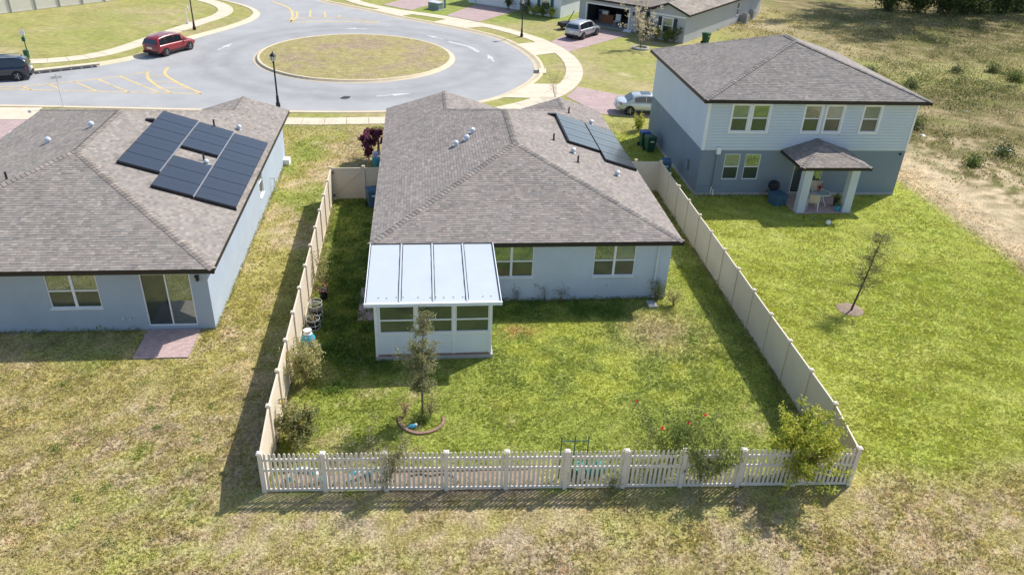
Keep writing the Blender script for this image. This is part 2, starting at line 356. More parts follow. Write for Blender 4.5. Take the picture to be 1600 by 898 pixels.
# ------------------------------------------------------------------ road outline
ROAD = [(-70,39.3),(-60,39.3),(-50,39.25),(-42,39.2),(-35,39.17),(-29.5,39.14),(-24.6,39.1),(-21.2,39.0),(-12,38.6),(-4.7,38.3),(2.0,38.5),(6.8,39.8),(10.6,42.3),(13.2,45.9),(14.7,49.3),(15.2,53.0),(14.9,56.4),(13.9,60.3),(12.3,63.8),(9.3,67.2),(5.6,70.4),(2.2,73.2),(-1.4,76.8),(-4.5,79.4),(-7.6,83),(-8.6,90),(-8.6,130),
        (-26,130),(-34,92),(-26,86),(-21.5,83.2),(-18.2,80.9),(-15.3,78),(-13.5,75.1),(-12.9,72.3),(-13.3,69.2),(-14.8,65.2),(-17.2,60.3),(-18.6,56.0),(-19.8,53),(-21.5,50.9),(-23.7,49.3),(-25.8,48.2),(-28.5,47.5),(-33,47.2),(-40,47.1),(-50,47.05),(-60,47),(-70,47.0)]
road = catmull(ROAD[:26], .7).tolist()+[(-8.6,130),(-26,130)]+catmull(ROAD[28:], .7).tolist()
road = np.array(road)
RZ = -.10
mb = MB(); mb.poly([(x,y,RZ) for x,y in road]); me = mb.mesh('road')
bm = bmesh.new(); bm.from_mesh(me); bmesh.ops.triangulate(bm, faces=bm.faces); bm.to_mesh(me); bm.free()
road_o = struct('road', me, 'asphalt')
nrm = normals2(road, True)                       # left normal of ccw loop points inwards -> outward is negative
hole = road-nrm*.52
# ------------------------------------------------------------------ ground sheet
YS = 33.0
def axis(parts): return np.unique(np.concatenate([np.arange(a, b, s) for a, b, s in parts]))
xs = np.concatenate([[-900,-400,-200,-100,-60], np.arange(-42, 60.01, .33), [66,75,90,120,200,400,900]])
ys = np.concatenate([[-500,-200,-80,-40,-22,-14], np.arange(-9, YS-.01, .33), [YS]])
X, Y = np.meshgrid(xs, ys); nx, ny = len(xs), len(ys)
V1 = np.c_[X.ravel(), Y.ravel(), np.zeros(X.size)]
V1[:,2] = np.where((V1[:,1] < YS-.01), (fbm(V1[:,0], V1[:,1], .8, 3)-.5)*.05-.004, -.004)
ii = np.arange(nx*ny).reshape(ny, nx); F1 = np.stack([ii[:-1,:-1], ii[:-1,1:], ii[1:,1:], ii[1:,:-1]], -1).reshape(-1, 4)
F1 = np.concatenate([F1[:,[0,1,2]], F1[:,[0,2,3]]])
gx, gy = np.meshgrid(np.concatenate([[-900,-400,-200,-120,-70], np.arange(-50,100.1,1.1), [120,200,400,900]]), np.concatenate([np.arange(YS, 100, 1.1), [110,130,170,240,400,900,1500]]))
pts = np.c_[gx.ravel(), gy.ravel()]; pts = pts[~inpoly(pts[:,0], pts[:,1], hole)]
n0 = len(hole); allp = [Vector(p) for p in hole]+[Vector(p) for p in pts]
cv, ce, cf, *_ = delaunay_2d_cdt(allp, [(i, (i+1) % n0) for i in range(n0)], [], 0, 1e-4)
V2 = np.array([(v.x, v.y, -.004) for v in cv]); F2 = np.array([f for f in cf if len(f) == 3])
ct = V2[F2].mean(1); F2 = F2[~inpoly(ct[:,0], ct[:,1], hole)]
# keep upward winding
def upw(V, F):
    a, b, c_ = V[F[:,0]], V[F[:,1]], V[F[:,2]]; s = (b[:,0]-a[:,0])*(c_[:,1]-a[:,1])-(b[:,1]-a[:,1])*(c_[:,0]-a[:,0])
    F = F.copy(); F[s < 0] = F[s < 0][:, ::-1]; return F
V = np.concatenate([V1, V2]); F = np.concatenate([upw(V1, F1), upw(V2, F2)+len(V1)])
g = struct('ground', np_mesh('ground', V, F, gcol(V[:,0], V[:,1])), 'ground')
# ------------------------------------------------------------------ kerbs, island
def sweep(path, nrm, prof, name, m, closed, parent=None):      # prof: (offset along nrm, z)
    n = len(path); k = len(prof); V = []
    for o, z in prof: V.append(np.c_[path+nrm*o, np.full(n, z)])
    V = np.stack(V, 1).reshape(-1, 3); F = []
    for i in range(n if closed else n-1):
        j = (i+1) % n
        for q in range(k-1): F.append((i*k+q, j*k+q, j*k+q+1, i*k+q+1))
    o = link(name, np_mesh(name, V, np.array(F)), m, parent)
    if not parent: o['kind'] = 'structure'
    return o
sweep(road, -nrm, [(-.25,RZ+.004),(.08,RZ+.012),(.22,.02),(.30,.045),(.50,.045),(.56,.02),(.58,-.12)], 'kerb', 'gutter', True)
IC = np.array((-1.1, 55.0)); IR = 8.7
th = np.linspace(0, 2*math.pi, 97)[:-1]; circ = np.c_[IC[0]+IR*np.cos(th), IC[1]+IR*np.sin(th)]; cn = np.c_[np.cos(th), np.sin(th)]
sweep(circ, cn, [(.28,RZ+.004),(.02,RZ+.01),(-.03,.05),(-.06,.07),(-.24,.07),(-.28,.04)], 'island_kerb', 'gutter', True)
rr = np.linspace(0, IR-.22, 30); Vi = [(IC[0], IC[1], .22)]; Fi = []
for a in rr[1:]:
    for t in th: Vi.append((IC[0]+a*math.cos(t), IC[1]+a*math.sin(t), .045+.18*(1-(a/IR)**2)))
Vi = np.array(Vi); n = len(th)
Fi = [(0, 1+j, 1+(j+1) % n) for j in range(n)]
for k in range(len(rr)-2):
    for j in range(n):
        a = 1+k*n+j; b = 1+k*n+(j+1) % n; Fi += [(a, a+n, b+n), (a, b+n, b)]
n1 = fbm(Vi[:,0], Vi[:,1], .45, 4); n2 = fbm(Vi[:,0]+9, Vi[:,1], 1.5, 3); rad = np.hypot(Vi[:,0]-IC[0], Vi[:,1]-IC[1])/IR
ci = mix(np.tile(OLIVE*A3(1.02,1.04,1.2),(len(Vi),1)), A3(.33,.255,.17), np.clip(sst(.38,.62,.55*n1+.45*n2)*(1.1-.7*rad**3),0,1))
struct('traffic_island', np_mesh('traffic_island', Vi, np.array(Fi), ci), 'ground')
# ------------------------------------------------------------------ pavements of single slabs
def pavement(name, path, width, z, m, seg=1.52, label=None, gap=.018):
    P = catmull(path, .25); d = np.r_[0, np.cumsum(np.linalg.norm(np.diff(P, axis=0), axis=1))]
    N = normals2(P); root = empty(name, (0,0,0)); tag(root, kind='structure', label=label)
    s = 0
    while s+seg < d[-1]:
        q = []
        for t in (s+gap, s+seg-gap):
            p = np.array([np.interp(t, d, P[:,0]), np.interp(t, d, P[:,1])]); nn = np.array([np.interp(t, d, N[:,0]), np.interp(t, d, N[:,1])]); q.append((p-nn*width/2, p+nn*width/2))
        zz = z+random.uniform(-.004,.004); (a, b), (c_, e) = q
        m_ = MB().hexa([(*a,zz-.12),(*c_,zz-.12),(*e,zz-.12),(*b,zz-.12),(*a,zz),(*c_,zz),(*e,zz),(*b,zz)]); m_.build('slab', m, root)
        s += seg
    return root
pavement('pavement', [(-46,36.6),(-38,36.55),(-30,36.5),(-21,36.4),(-12,36.2),(-4,35.75),(0,35.9),(5,36.5),(9.5,38.1),(13.2,40.7),(15.7,43.6),(17.3,46.8),(18.2,50),(18.55,53.5),(18.3,57),(17.5,60.3),(15.9,63.9),(13.3,67.6),(10.4,70.4),(6.6,73.7),(2,76.5),(-2.6,81),(-5,87),(-5.4,98)], 1.5, .035, 'concrete')
pavement('footpath', [(-52,50.6),(-34,50.6),(-27.4,51.0),(-23.8,52.7),(-21.8,55.7),(-20.3,60.5),(-18.3,66.6),(-16.6,71.8),(-17.0,75.8),(-19.8,79.9),(-25,83.8),(-34,88)], 1.6, .035, 'concrete')
def sheet(name, pts, z, m, th=.1): return struct(name, MB().prism(pts, z-th, z), m)
sheet('driveway_apron', [(16.6,62.4),(14.1,60.6),(15.35,55.6),(17.7,57.2)][::-1] if False else [(15.35,55.9),(17.75,57.3),(16.55,61.7),(14.25,60.6)], .031, 'concrete')
sheet('driveway_apron', [(11.0,42.1),(13.6,41.9),(16.4,46.1),(13.75,46.1)], .031, 'concrete')
sheet('driveway_apron', [(2.55,73.4),(4.6,75.3),(1.9,77.0),(-1.0,77.0)], .031, 'concrete')
sheet('driveway_apron', [(9.4,67.6),(11.6,68.6),(7.6,72.1),(6.0,70.5)], .031, 'concrete')
sheet('driveway_apron', [(-46,37.2),(-21.3,37.05),(-21.5,38.35),(-46,38.5)], .031, 'concrete')
sheet('driveway', [(18.55,57.3),(27.1,66.2),(22.6,70.2),(17.9,62.0)], .02, 'paver_far')
sheet('driveway', [(18.1,38.0),(24,36.9),(31,36.6),(31,41.3),(20.6,43.2),(17.7,45.4),(16.2,42.5)], .02, 'paver_far')
sheet('driveway', [(7.6,74.4),(11.2,71.2),(16.3,78.4),(11.7,82.0)], .02, 'paver_far')
sheet('driveway', [(0.3,80.0),(3.6,77.0),(7.4,83.0),(4.2,86.5)], .02, 'paver_far')
sheet('driveway', [(-25,27),(-19.5,27),(-19.5,35.6),(-25,35.7)], .02, 'paver_far')
# ------------------------------------------------------------------ painted markings, manhole, grates
def stripe(root, pts, wd, m, z=RZ+.006):
    P = np.array(pts, float); N = normals2(P); mb = MB()
    for i in range(len(P)-1): mb.poly([(*(P[i]-N[i]*wd/2),z),(*(P[i+1]-N[i+1]*wd/2),z),(*(P[i+1]+N[i+1]*wd/2),z),(*(P[i]+N[i]*wd/2),z)])
    return mb.build('painted_line', m, root)
rm = empty('road_marking'); rm['kind'] = 'structure'
Yp = 'yellow_paint'
for ln in ([(-40,43.6),(-26.4,43.2),(-14.9,42.65),(-11.8,42.6)], [(-40,43.9),(-28,43.75),(-25.1,44.0),(-22,45.5),(-19.1,47.2),(-17.2,48.9)],
           [(-25.1,43.9),(-24.2,43.1)], [(-23.6,44.7),(-22.2,43.3)], [(-22,45.5),(-19.5,42.95)], [(-20.5,46.2),(-17.1,42.75)], [(-19.1,47.1),(-14.9,42.7)]): stripe(rm, ln, .16, Yp)
for ln in (catmull([(-17.5,48.6),(-16.9,46.8),(-15.6,44.6),(-14.0,42.65)], .4), catmull([(-16.3,50.2),(-15.9,48.0),(-14.2,45.4),(-11.8,42.6)], .4)): stripe(rm, ln, .24, Yp)
for ln in ([(-17.1,47.6),(-15.6,47.5)], [(-16.2,45.7),(-14.3,45.6)], [(-15.0,44.0),(-13.0,44.0)]): stripe(rm, ln, .13, Yp, RZ+.007)
for ln in (catmull([(-12.7,81.1),(-10.3,77.4),(-9.3,73.4),(-9.0,69.6)], .5), [(-9.0,69.6),(-4.5,70.3),(.3,70.0)], catmull([(-9.1,75.6),(-8.7,72.2),(-9.0,69.8)], .5)): stripe(rm, ln, .26, Yp)
for ln in ([(-7.7,76.3),(-7.2,71.4)], [(-6.0,75.4),(-5.6,72.0)], [(-4.2,73.7),(-4.2,72.2)], [(-8.9,71.6),(-4.2,72.2),(.3,70.2)]): stripe(rm, ln, .2, Yp, RZ+.007)
def arrow(x, y, a, L):
    d = np.array((math.cos(a), math.sin(a))); n = np.array((-d[1], d[0])); p = np.array((x, y)); z = RZ+.006
    mb = MB(); q = p+d*L*.45
    mb.poly([(*(p-n*.09),z),(*(q-n*.09),z),(*(q+n*.09),z),(*(p+n*.09),z)]); mb.poly([(*(q-n*.33),z),(*(p+d*L),z),(*(q+n*.33),z)])
    mb.build('painted_arrow', 'white_paint', rm)
arrow(-13.6,56.6,math.radians(75),2.9); arrow(-.8,66.9,math.radians(182),2.4); arrow(1.3,42.4,math.radians(18),2.9); arrow(11.4,53.8,math.radians(98),2.8); arrow(7.0,62.6,math.radians(132),2.6)
stripe(rm, catmull([(7.5,61.6),(9.4,59.6),(10.2,57.4)], .5), .4, 'white_paint')
mh = thing('manhole_cover', 'round dark iron manhole cover in the road nearest the roof peak', 'manhole', (-1.0,41.9,RZ))
MB().lathe([(.36,.0),(.36,.008),(.30,.012)], 20).build('cover', 'lead_pipe', mh); MB().ring((0,0,.006), .41, .03, 20, 4).build('rim', 'slab_grey', mh)
def grate(x, y, a, L, label):
    t = thing('storm_drain', label, 'drain', (x,y,RZ), a)
    MB().box(-L/2,L/2,-.12,.35,0,.03).build('inlet', 'lead_pipe', t)
    MB().box(-L/2-.3,L/2+.3,.35,.95,.0,.16).build('top_slab', 'concrete', t)
    for k in range(6): MB().box(-L/2+L*(k+.45)/6,-L/2+L*(k+.55)/6,-.10,.33,.03,.04).build('bar', 'post_grey', t)
grate(14.75,50.4,math.radians(-97),1.1,'dark storm drain inlet set in the kerb at the right of the roundabout')
grate(-23.8,48.8,math.radians(32),4.6,'long dark storm drain inlet in the kerb behind the navy car')
# ------------------------------------------------------------------ roofs
def clip(poly, h):
    out = []; n = len(poly)
    if not n: return out
    d = [h[0]*p[0]+h[1]*p[1]+h[2] for p in poly]
    for i in range(n):
        j = (i+1) % n
        if d[i] >= 0: out.append(poly[i])
        if (d[i] >= 0) != (d[j] >= 0):
            t = d[i]/(d[i]-d[j]); out.append((poly[i][0]+(poly[j][0]-poly[i][0])*t, poly[i][1]+(poly[j][1]-poly[i][1])*t))
    return out if len(out) > 2 else []
def parea(p): return abs(sum(p[i][0]*p[(i+1) % len(p)][1]-p[(i+1) % len(p)][0]*p[i][1] for i in range(len(p))))/2
class Rect:      # p = pitches (left, right, rear, front); None means gable or wall side
    def __init__(s, x0, x1, y0, y1, z, p):
        s.x0, s.x1, s.y0, s.y1, s.z, s.p = x0, x1, y0, y1, z, p; pl, pr, pb, pf = p; s.planes = []
        if pl: s.planes.append(((pl,0,z-pl*x0), pl, (1,0), x0))
        if pr: s.planes.append(((-pr,0,z+pr*x1), pr, (-1,0), -x1))
        if pb: s.planes.append(((0,pb,z-pb*y0), pb, (0,1), y0))
        if pf: s.planes.append(((0,-pf,z+pf*y1), pf, (0,-1), -y1))
        s.foot = [(1,0,-x0),(-1,0,x1),(0,1,-y0),(0,-1,y1)]
sub3 = lambda a, b: (a[0]-b[0], a[1]-b[1], a[2]-b[2])
neg3 = lambda a: (-a[0], -a[1], -a[2])
def roof_pieces(rects):
    out = []
    for ai, A in enumerate(rects):
        for k, (g, p, up, s0) in enumerate(A.planes):
            poly = [(A.x0,A.y0),(A.x1,A.y0),(A.x1,A.y1),(A.x0,A.y1)]
            for m, pl in enumerate(A.planes):
                if m != k: poly = clip(poly, sub3(pl[0], g))
            polys = [poly] if poly else []
            for bi, B in enumerate(rects):
                if bi == ai: continue
                new = []
                for q in polys:
                    rem = q
                    for h in B.foot:
                        o = clip(rem, neg3(h)); rem = clip(rem, h)
                        if o and parea(o) > 1e-4: new.append(o)
                        if not rem: break
                    for pl in B.planes:
                        if not rem: break
                        d = sub3(g, pl[0]); d = (d[0], d[1], d[2]+(2e-4 if bi > ai else -2e-4))
                        o = clip(rem, d); rem = clip(rem, neg3(d))
                        if o and parea(o) > 1e-4: new.append(o)
                polys = new
            for q in polys:
                cl_ = [q[i] for i in range(len(q)) if math.dist(q[i], q[i-1]) > 4e-3]
                if len(cl_) > 2 and parea(cl_) > 4e-3: out.append((cl_, g, p, up, s0))
    return out
PAL_ROOF = [A3(.275,.247,.225), A3(.255,.23,.21), A3(.295,.262,.235), A3(.235,.215,.20), A3(.28,.245,.225), A3(.265,.245,.225), A3(.32,.285,.252)]
def build_roof(root, rects, ex=.142, tab=.20, tint=(1,1,1), name='roof'):
    pcs = roof_pieces(rects); deck = MB(); V = []; F = []; Cc = []
    tint = np.array(tint)
    for q, g, p, up, s0 in pcs:
        deck.poly([(x, y, g[0]*x+g[1]*y+g[2]) for x, y in q])
        ec = ex/math.sqrt(1+p*p); e = (-up[1], up[0])
        ss = [x*up[0]+y*up[1]-s0 for x, y in q]; ts = [x*e[0]+y*e[1] for x, y in q]
        for r in range(int(math.floor(min(ss)/ec)), int(math.ceil(max(ss)/ec))+1):
            rnd = random.Random(r*7919+int(s0*100)*31+int(up[0]*3+up[1]*5)); t = math.floor(min(ts)/20)*20-rnd.random()*tab*3
            while t < max(ts):
                wd = tab*rnd.uniform(.55,1.35); col = PAL_ROOF[rnd.randrange(7)]*rnd.uniform(.88,1.12)*tint; lift = rnd.choice((.007,.010,.014))
                if t+wd > min(ts):
                    a0, a1 = r*ec-.02, (r+1)*ec
                    tb = [(up[0]*(s+s0)+e[0]*tt, up[1]*(s+s0)+e[1]*tt) for s, tt in ((a0,t+.003),(a0,t+wd),(a1,t+wd),(a1,t+.003))]
                    for h_i in range(len(q)):            # clip by the piece's edges
                        x1, y1 = q[h_i]; x2, y2 = q[(h_i+1) % len(q)]
                        tb = clip(tb, (-(y2-y1), x2-x1, (y2-y1)*x1-(x2-x1)*y1))
                        if not tb: break
                    if tb and parea(tb) > 1e-4:
                        i = len(V)
                        for x, y in tb:
                            s = x*up[0]+y*up[1]-s0; V.append((x, y, g[0]*x+g[1]*y+g[2]+.006+lift*(1-(s-a0)/(ec+.02)))); Cc.append(col)
                        F.append(tuple(range(i, i+len(tb))))
                t += wd
    d = deck.build(name, 'felt', root)
    me = bpy.data.meshes.new('shingles'); me.from_pydata(V, [], F); me.update()
    at = me.color_attributes.new('Col', 'FLOAT_COLOR', 'POINT'); at.data.foreach_set('color', np.c_[np.array(Cc, np.float32), np.ones(len(Cc), np.float32)].ravel())
    sh = link('shingles', me, 'shingle', d); sh['kind'] = 'stuff'
    return d
def caps(roof, segs, tint=(1,1,1), w=.16, step=.2):        # folded cap shingles along hips and ridges
    mb = MB(); tint = np.array(tint)
    for a, b, drop in segs:
        a = Vector(a); b = Vector(b); L = (b-a).length; d = (b-a)/L; r = Vector((d.y,-d.x,0)).normalized()*w; n = max(1, int(L/step))
        for k in range(n):
            p = a+d*(k*L/n); q = a+d*((k+1)*L/n+.03); col = PAL_ROOF[random.randrange(7)]*random.uniform(.8,1.1)*tint
            u0 = Vector((0,0,.045)); u1 = Vector((0,0,.022)); dz = Vector((0,0,-drop))
            mb.poly([p+u0, q+u1, q+u1+r+dz, p+u0+r+dz], col); mb.poly([p+u0-r+dz, q+u1-r+dz, q+u1, p+u0], col); 
            mb.poly([p+u0-r+dz, p+u0, p+u0+r+dz, p-Vector((0,0,.0))], tuple(c_*.6 for c_ in col))
    o = mb.build('ridge_caps', 'shingle', roof); o['kind'] = 'stuff'
    return o
def eaves(root, segs, z, h=.19, t=.035, m='fascia'):       # fascia boards along eave lines, outside face on the segment's right
    for (x0,y0),(x1,y1) in segs:
        d = Vector((x1-x0, y1-y0, 0)).normalized(); n = Vector((d.y, -d.x, 0))*t
        a = Vector((x0,y0,0))-d*t; b = Vector((x1,y1,0))+d*t*.9
        MB().hexa([(a.x,a.y,z-h),(b.x,b.y,z-h),(b.x-n.x,b.y-n.y,z-h),(a.x-n.x,a.y-n.y,z-h),(a.x,a.y,z+.012),(b.x,b.y,z+.012),(b.x-n.x,b.y-n.y,z+.012),(a.x-n.x,a.y-n.y,z+.012)]).build('fascia_board', m, root)
# ------------------------------------------------------------------ walls with real openings
PR = random.Random(5)
class Wall:
    def __init__(s, root, o, ud, nd): s.root = root; s.o = Vector(o); s.u = Vector(ud); s.n = Vector(nd)
    def p(s, u, n, z): q = s.o+s.u*u+s.n*n; return (q.x, q.y, q.z+z)
    def bx(s, mb, u0, u1, n0, n1, z0, z1):
        c = [(u0,n0,z0),(u1,n0,z0),(u1,n1,z0),(u0,n1,z0),(u0,n0,z1),(u1,n0,z1),(u1,n1,z1),(u0,n1,z1)]
        return mb.hexa([s.p(*q) for q in c])
    def part(s, name, m, boxes, parent=None):
        mb = MB()
        for b in boxes: s.bx(mb, *b)
        return mb.build(name, m, parent or s.root)
    def wall(s, u0, u1, z0, z1, ops, m, name='wall', th=.18, back=True):
        us = sorted({u0, u1, *[v for o in ops for v in o[:2]]}); zs = sorted({z0, z1, *[v for o in ops for v in o[2:4]]}); mb = MB()
        for a, b in zip(us, us[1:]):
            for c, d in zip(zs, zs[1:]):
                mu, mz = (a+b)/2, (c+d)/2
                if any(o[0] < mu < o[1] and o[2] < mz < o[3] for o in ops): continue
                mb.poly([s.p(a,0,c), s.p(b,0,c), s.p(b,0,d), s.p(a,0,d)])
        for a, b, c, d in [o[:4] for o in ops]:
            for q in ([(a,0,c),(b,0,c),(b,-th,c),(a,-th,c)], [(a,-th,d),(b,-th,d),(b,0,d),(a,0,d)], [(a,0,c),(a,-th,c),(a,-th,d),(a,0,d)], [(b,-th,c),(b,0,c),(b,0,d),(b,-th,d)]): mb.poly([s.p(*k) for k in q])
        if back: mb.poly([s.p(u0,-th,z0), s.p(u0,-th,z1), s.p(u1,-th,z1), s.p(u1,-th,z0)])
        return mb.build(name, m, s.root)
    def window(s, u0, u1, z0, z1, cols=1, trim=0., rec=.05, mull=.10, fw=.045, m='white_trim', split=.5, lower='pane_screen', sill=True, upper='pane'):
        bx = [(u0,u1,-rec-.03,-rec+.02,z0,z0+fw),(u0,u1,-rec-.03,-rec+.02,z1-fw,z1),(u0,u0+fw,-rec-.03,-rec+.02,z0+fw,z1-fw),(u1-fw,u1,-rec-.03,-rec+.02,z0+fw,z1-fw)]
        wdt = (u1-u0-2*fw-(cols-1)*mull)/cols
        for k in range(1, cols):
            a = u0+fw+k*wdt+(k-1)*mull; bx.append((a,a+mull,-rec-.03,-rec+.03,z0+fw,z1-fw))
        w_ = s.part('window', m, bx); zm = z0+fw+(z1-z0-2*fw)*split
        for k in range(cols):
            a = u0+fw+k*(wdt+mull); b = a+wdt
            s.part('sash_rail', m, [(a,b,-rec-.025,-rec+.012,zm-.03,zm+.03)], w_)
            MB().poly([s.p(a,-rec-.012,zm+.03), s.p(b,-rec-.012,zm+.03), s.p(b,-rec-.012,z1-fw), s.p(a,-rec-.012,z1-fw)]).build('pane', upper if upper != 'pane' or PR.random() > .45 else 'pane_blind', w_)
            MB().poly([s.p(a,-rec-.02,z0+fw), s.p(b,-rec-.02,z0+fw), s.p(b,-rec-.02,zm-.03), s.p(a,-rec-.02,zm-.03)]).build('pane', lower, w_)
        if trim:
            t = trim; s.part('trim', m, [(u0-t,u1+t,.002,.055,z0-t,z0),(u0-t,u1+t,.002,.055,z1,z1+t),(u0-t,u0,.002,.055,z0,z1),(u1,u1+t,.002,.055,z0,z1)], w_)
        elif sill: s.part('sill', m, [(u0-.04,u1+.04,-rec,.05,z0-.045,z0+.004)], w_)
        return w_
    def slider(s, u0, u1, z0, z1, rec=.05, fw=.05):
        um = (u0+u1)/2
        d = s.part('sliding_door', 'white_trim', [(u0,u1,-rec-.04,-rec+.02,z0,z0+fw),(u0,u1,-rec-.04,-rec+.02,z1-fw,z1),(u0,u0+fw,-rec-.04,-rec+.02,z0+fw,z1-fw),(u1-fw,u1,-rec-.04,-rec+.02,z0+fw,z1-fw),(um-fw/2,um+fw/2,-rec-.04,-rec+.03,z0+fw,z1-fw)])
        for a, b, mm, dd in ((u0+fw,um-fw/2,'pane_screen',.02),(um+fw/2,u1-fw,'pane',.012)):
            MB().poly([s.p(a,-rec-dd,z0+fw), s.p(b,-rec-dd,z0+fw), s.p(b,-rec-dd,z1-fw), s.p(a,-rec-dd,z1-fw)]).build('pane', mm, d)
        s.part('handle', 'dark_plastic', [(um-.09,um-.06,-rec+.02,-rec+.05,z0+.95,z0+1.15)], d)
        return d
WSET = {}
_link = link
def link(name, me, m, parent=None):
    o = _link(name, me, m, parent)
    if parent is not None and parent.name in WSET: o.matrix_parent_inverse = Matrix.Translation(-Vector(WSET[parent.name]))
    return o
def wthing(name, label, cat, loc, group=None):      # a thing whose parts are written in world coordinates
    o = thing(name, label, cat, loc, 0, group); WSET[o.name] = loc; return o
def roof_vent(root, x, y, z, s=1.):
    s *= .72
    mb = MB(); mb.lathe([(.13*s,-.08),(.13*s,.10),(.2*s,.12),(.215*s,.17),(.17*s,.25),(.07*s,.29),(.0,.30)], 14, (x,y,z)); mb.box(x-.2*s,x+.2*s,y-.2*s,y+.2*s,z-.0,z+.015)
    return mb.build('roof_vent', 'galv', root)
def vent_pipe(root, x, y, z, h=.36):
    return MB().lathe([(.10,-.05),(.06,.05),(.045,.06),(.045,h)], 10, (x,y,z)).build('vent_pipe', 'lead_pipe', root)
# ------------------------------------------------------------------ houses
PT = .31
ZE = 2.95
# --- house to the left with the big solar array
hl = wthing('stucco_house', 'blue grey single storey house with shingle hip roof and paver patio, at the left edge', 'house', (-10,19,0), 'houses along the street')
rl = [Rect(-16.95,-3.05,8.8,28.5,ZE,(PT,PT,PT,PT)), Rect(-8.1,-3.05,20,28.75,ZE,(PT,PT,None,None))]
ro = build_roof(hl, rl, tint=(.99,.985,.97))
zr = ZE+6.95*PT
caps(ro, [((-16.95,8.8,ZE),(-10,15.75,zr),.045),((-3.05,8.8,ZE),(-10,15.75,zr),.045),((-10,15.75,zr),(-10,21.55,zr),.05),((-16.95,28.5,ZE),(-10,21.55,zr),.045),((-5.6,26,ZE+2.5*PT),(-10,21.55,zr),.045),((-5.575,28.75,ZE+2.525*PT),(-5.575,25.95,ZE+2.525*PT),.05)], (1.04,1,.96))
eaves(hl, [((-16.95,8.8),(-3.05,8.8)),((-3.05,8.8),(-3.05,28.75)),((-16.95,28.5),(-16.95,8.8)),((-8.1,28.5),(-16.95,28.5))], ZE)
MB().box(-16.9,-3.1,8.85,28.45,ZE-.175,ZE-.16).build('soffit', 'white_trim', hl)
WL = Wall(hl, (0,9.28,0), (1,0,0), (0,-1,0))
ops = [(-9.45,-7.57,1.06,2.56), (-6.0,-4.12,.17,2.52)]
WL.wall(-16.55,-3.47,0,2.79,ops,'stucco_blue')
WL.window(*ops[0], cols=2); WL.slider(*ops[1])
WR = Wall(hl, (-3.47,0,0), (0,1,0), (1,0,0)); ops = [(20.2,21.1,.95,2.35)]
WR.wall(9.28,28.2,0,2.79,ops,'stucco_blue'); WR.window(*ops[0])
Wall(hl, (-16.55,0,0), (0,-1,0), (-1,0,0)).wall(-28.2,-9.28,0,2.79,[],'stucco_blue')
Wall(hl, (0,28.2,0), (-1,0,0), (0,1,0)).wall(3.47,16.55,0,2.79,[],'stucco_blue')
MB().poly([(-3.47,28.2,2.79),(-5.575,28.2,ZE+2.5*PT),(-7.7,28.2,2.79)]).build('gable', 'stucco_blue', hl)
WL.part('wall_light', 'black_metal', [(-3.88,-3.78,.0,.09,2.22,2.45),(-3.9,-3.76,.02,.16,2.42,2.46)]); WL.part('hose_tap', 'galv', [(-6.66,-6.60,0,.10,.55,.61),(-6.68,-6.58,.09,.12,.54,.56)])
WL.part('wall_outlet', 'galv', [(-6.95,-6.86,0,.04,.52,.64)])
WR.part('utility_bracket', 'galv', [(23.0,23.06,0,.25,.9,.95),(23.0,23.06,.2,.25,.1,.9)]); WR.part('meter_box', 'white_trim', [(27.3,27.9,0,.35,.0,.35)])
for x, y in ((-12.54,18.94),(-10.73,19.6)): roof_vent(hl, x, y, ZE+PT*(x+16.95))
for x, y in ((-4.84,23.4),(-5.25,17.9)): roof_vent(hl, x, y, ZE+PT*(-3.05-x), .85)
for x, y in ((-5.98,22.95),(-5.45,18.3)): vent_pipe(hl, x, y, ZE+PT*(-3.05-x))
vent_pipe(hl, -12.35, 14.28, ZE+PT*(14.28-8.8)-.3)
MB().box(-8.75,-8.35,21.1,21.3,ZE+PT*5.5,ZE+PT*5.5+.14).build('junction_box', 'black_metal', hl)
# --- main house in the middle
hm = wthing('stucco_house', 'grey stucco house with shingle hip roof inside the fenced yard, sunroom at its back', 'house', (9.28,20,0), 'houses along the street')
FY = 29.2
rm_ = [Rect(2.68,15.88,10.75,FY,ZE,(PT,PT,PT,PT)), Rect(2.68,9.84,20,FY+.05,ZE,(PT,PT,None,None)), Rect(10.8,15.88,20,FY+.05,ZE,(PT,PT,None,None))]
TM = (.99,.975,.97)
ro = build_roof(hm, rm_, tint=TM); zr = ZE+6.6*PT
caps(ro, [((2.68,10.75,ZE),(9.28,17.35,zr),.045),((15.88,10.75,ZE),(9.28,17.35,zr),.045),((9.28,17.35,zr),(9.28,FY-6.6,zr),.05),((6.26,FY-3.58,ZE+3.58*PT),(9.28,FY-6.6,zr),.045),((13.34,FY-2.54,ZE+2.54*PT),(9.28,FY-6.6,zr),.045),
          ((6.26,FY+.05,ZE+3.58*PT),(6.26,FY-3.58,ZE+3.58*PT),.05),((13.34,FY+.05,ZE+2.54*PT),(13.34,FY-2.54,ZE+2.54*PT),.05)], TM)
eaves(hm, [((2.68,10.75),(15.88,10.75)),((15.88,10.75),(15.88,FY)),((2.68,FY),(2.68,10.75))], ZE)
MB().box(2.73,15.83,10.8,FY-.1,ZE-.175,ZE-.16).build('soffit', 'white_trim', hm)
WM = Wall(hm, (0,11.05,0), (1,0,0), (0,-1,0)); ops = [(7.62,9.53,1.16,2.67),(12.14,13.98,1.16,2.67)]
WM.wall(3.05,15.53,0,2.79,ops,'stucco_main')
for o in ops: WM.window(*o, cols=2)
for ud, nd, o, a, b in (((0,1,0),(1,0,0),(15.53,0,0),11.05,28.9),((0,-1,0),(-1,0,0),(3.05,0,0),-28.9,-11.05),((-1,0,0),(0,1,0),(0,28.9,0),-15.53,-3.05)): Wall(hm, o, ud, nd).wall(a,b,0,2.79,[],'stucco_main')
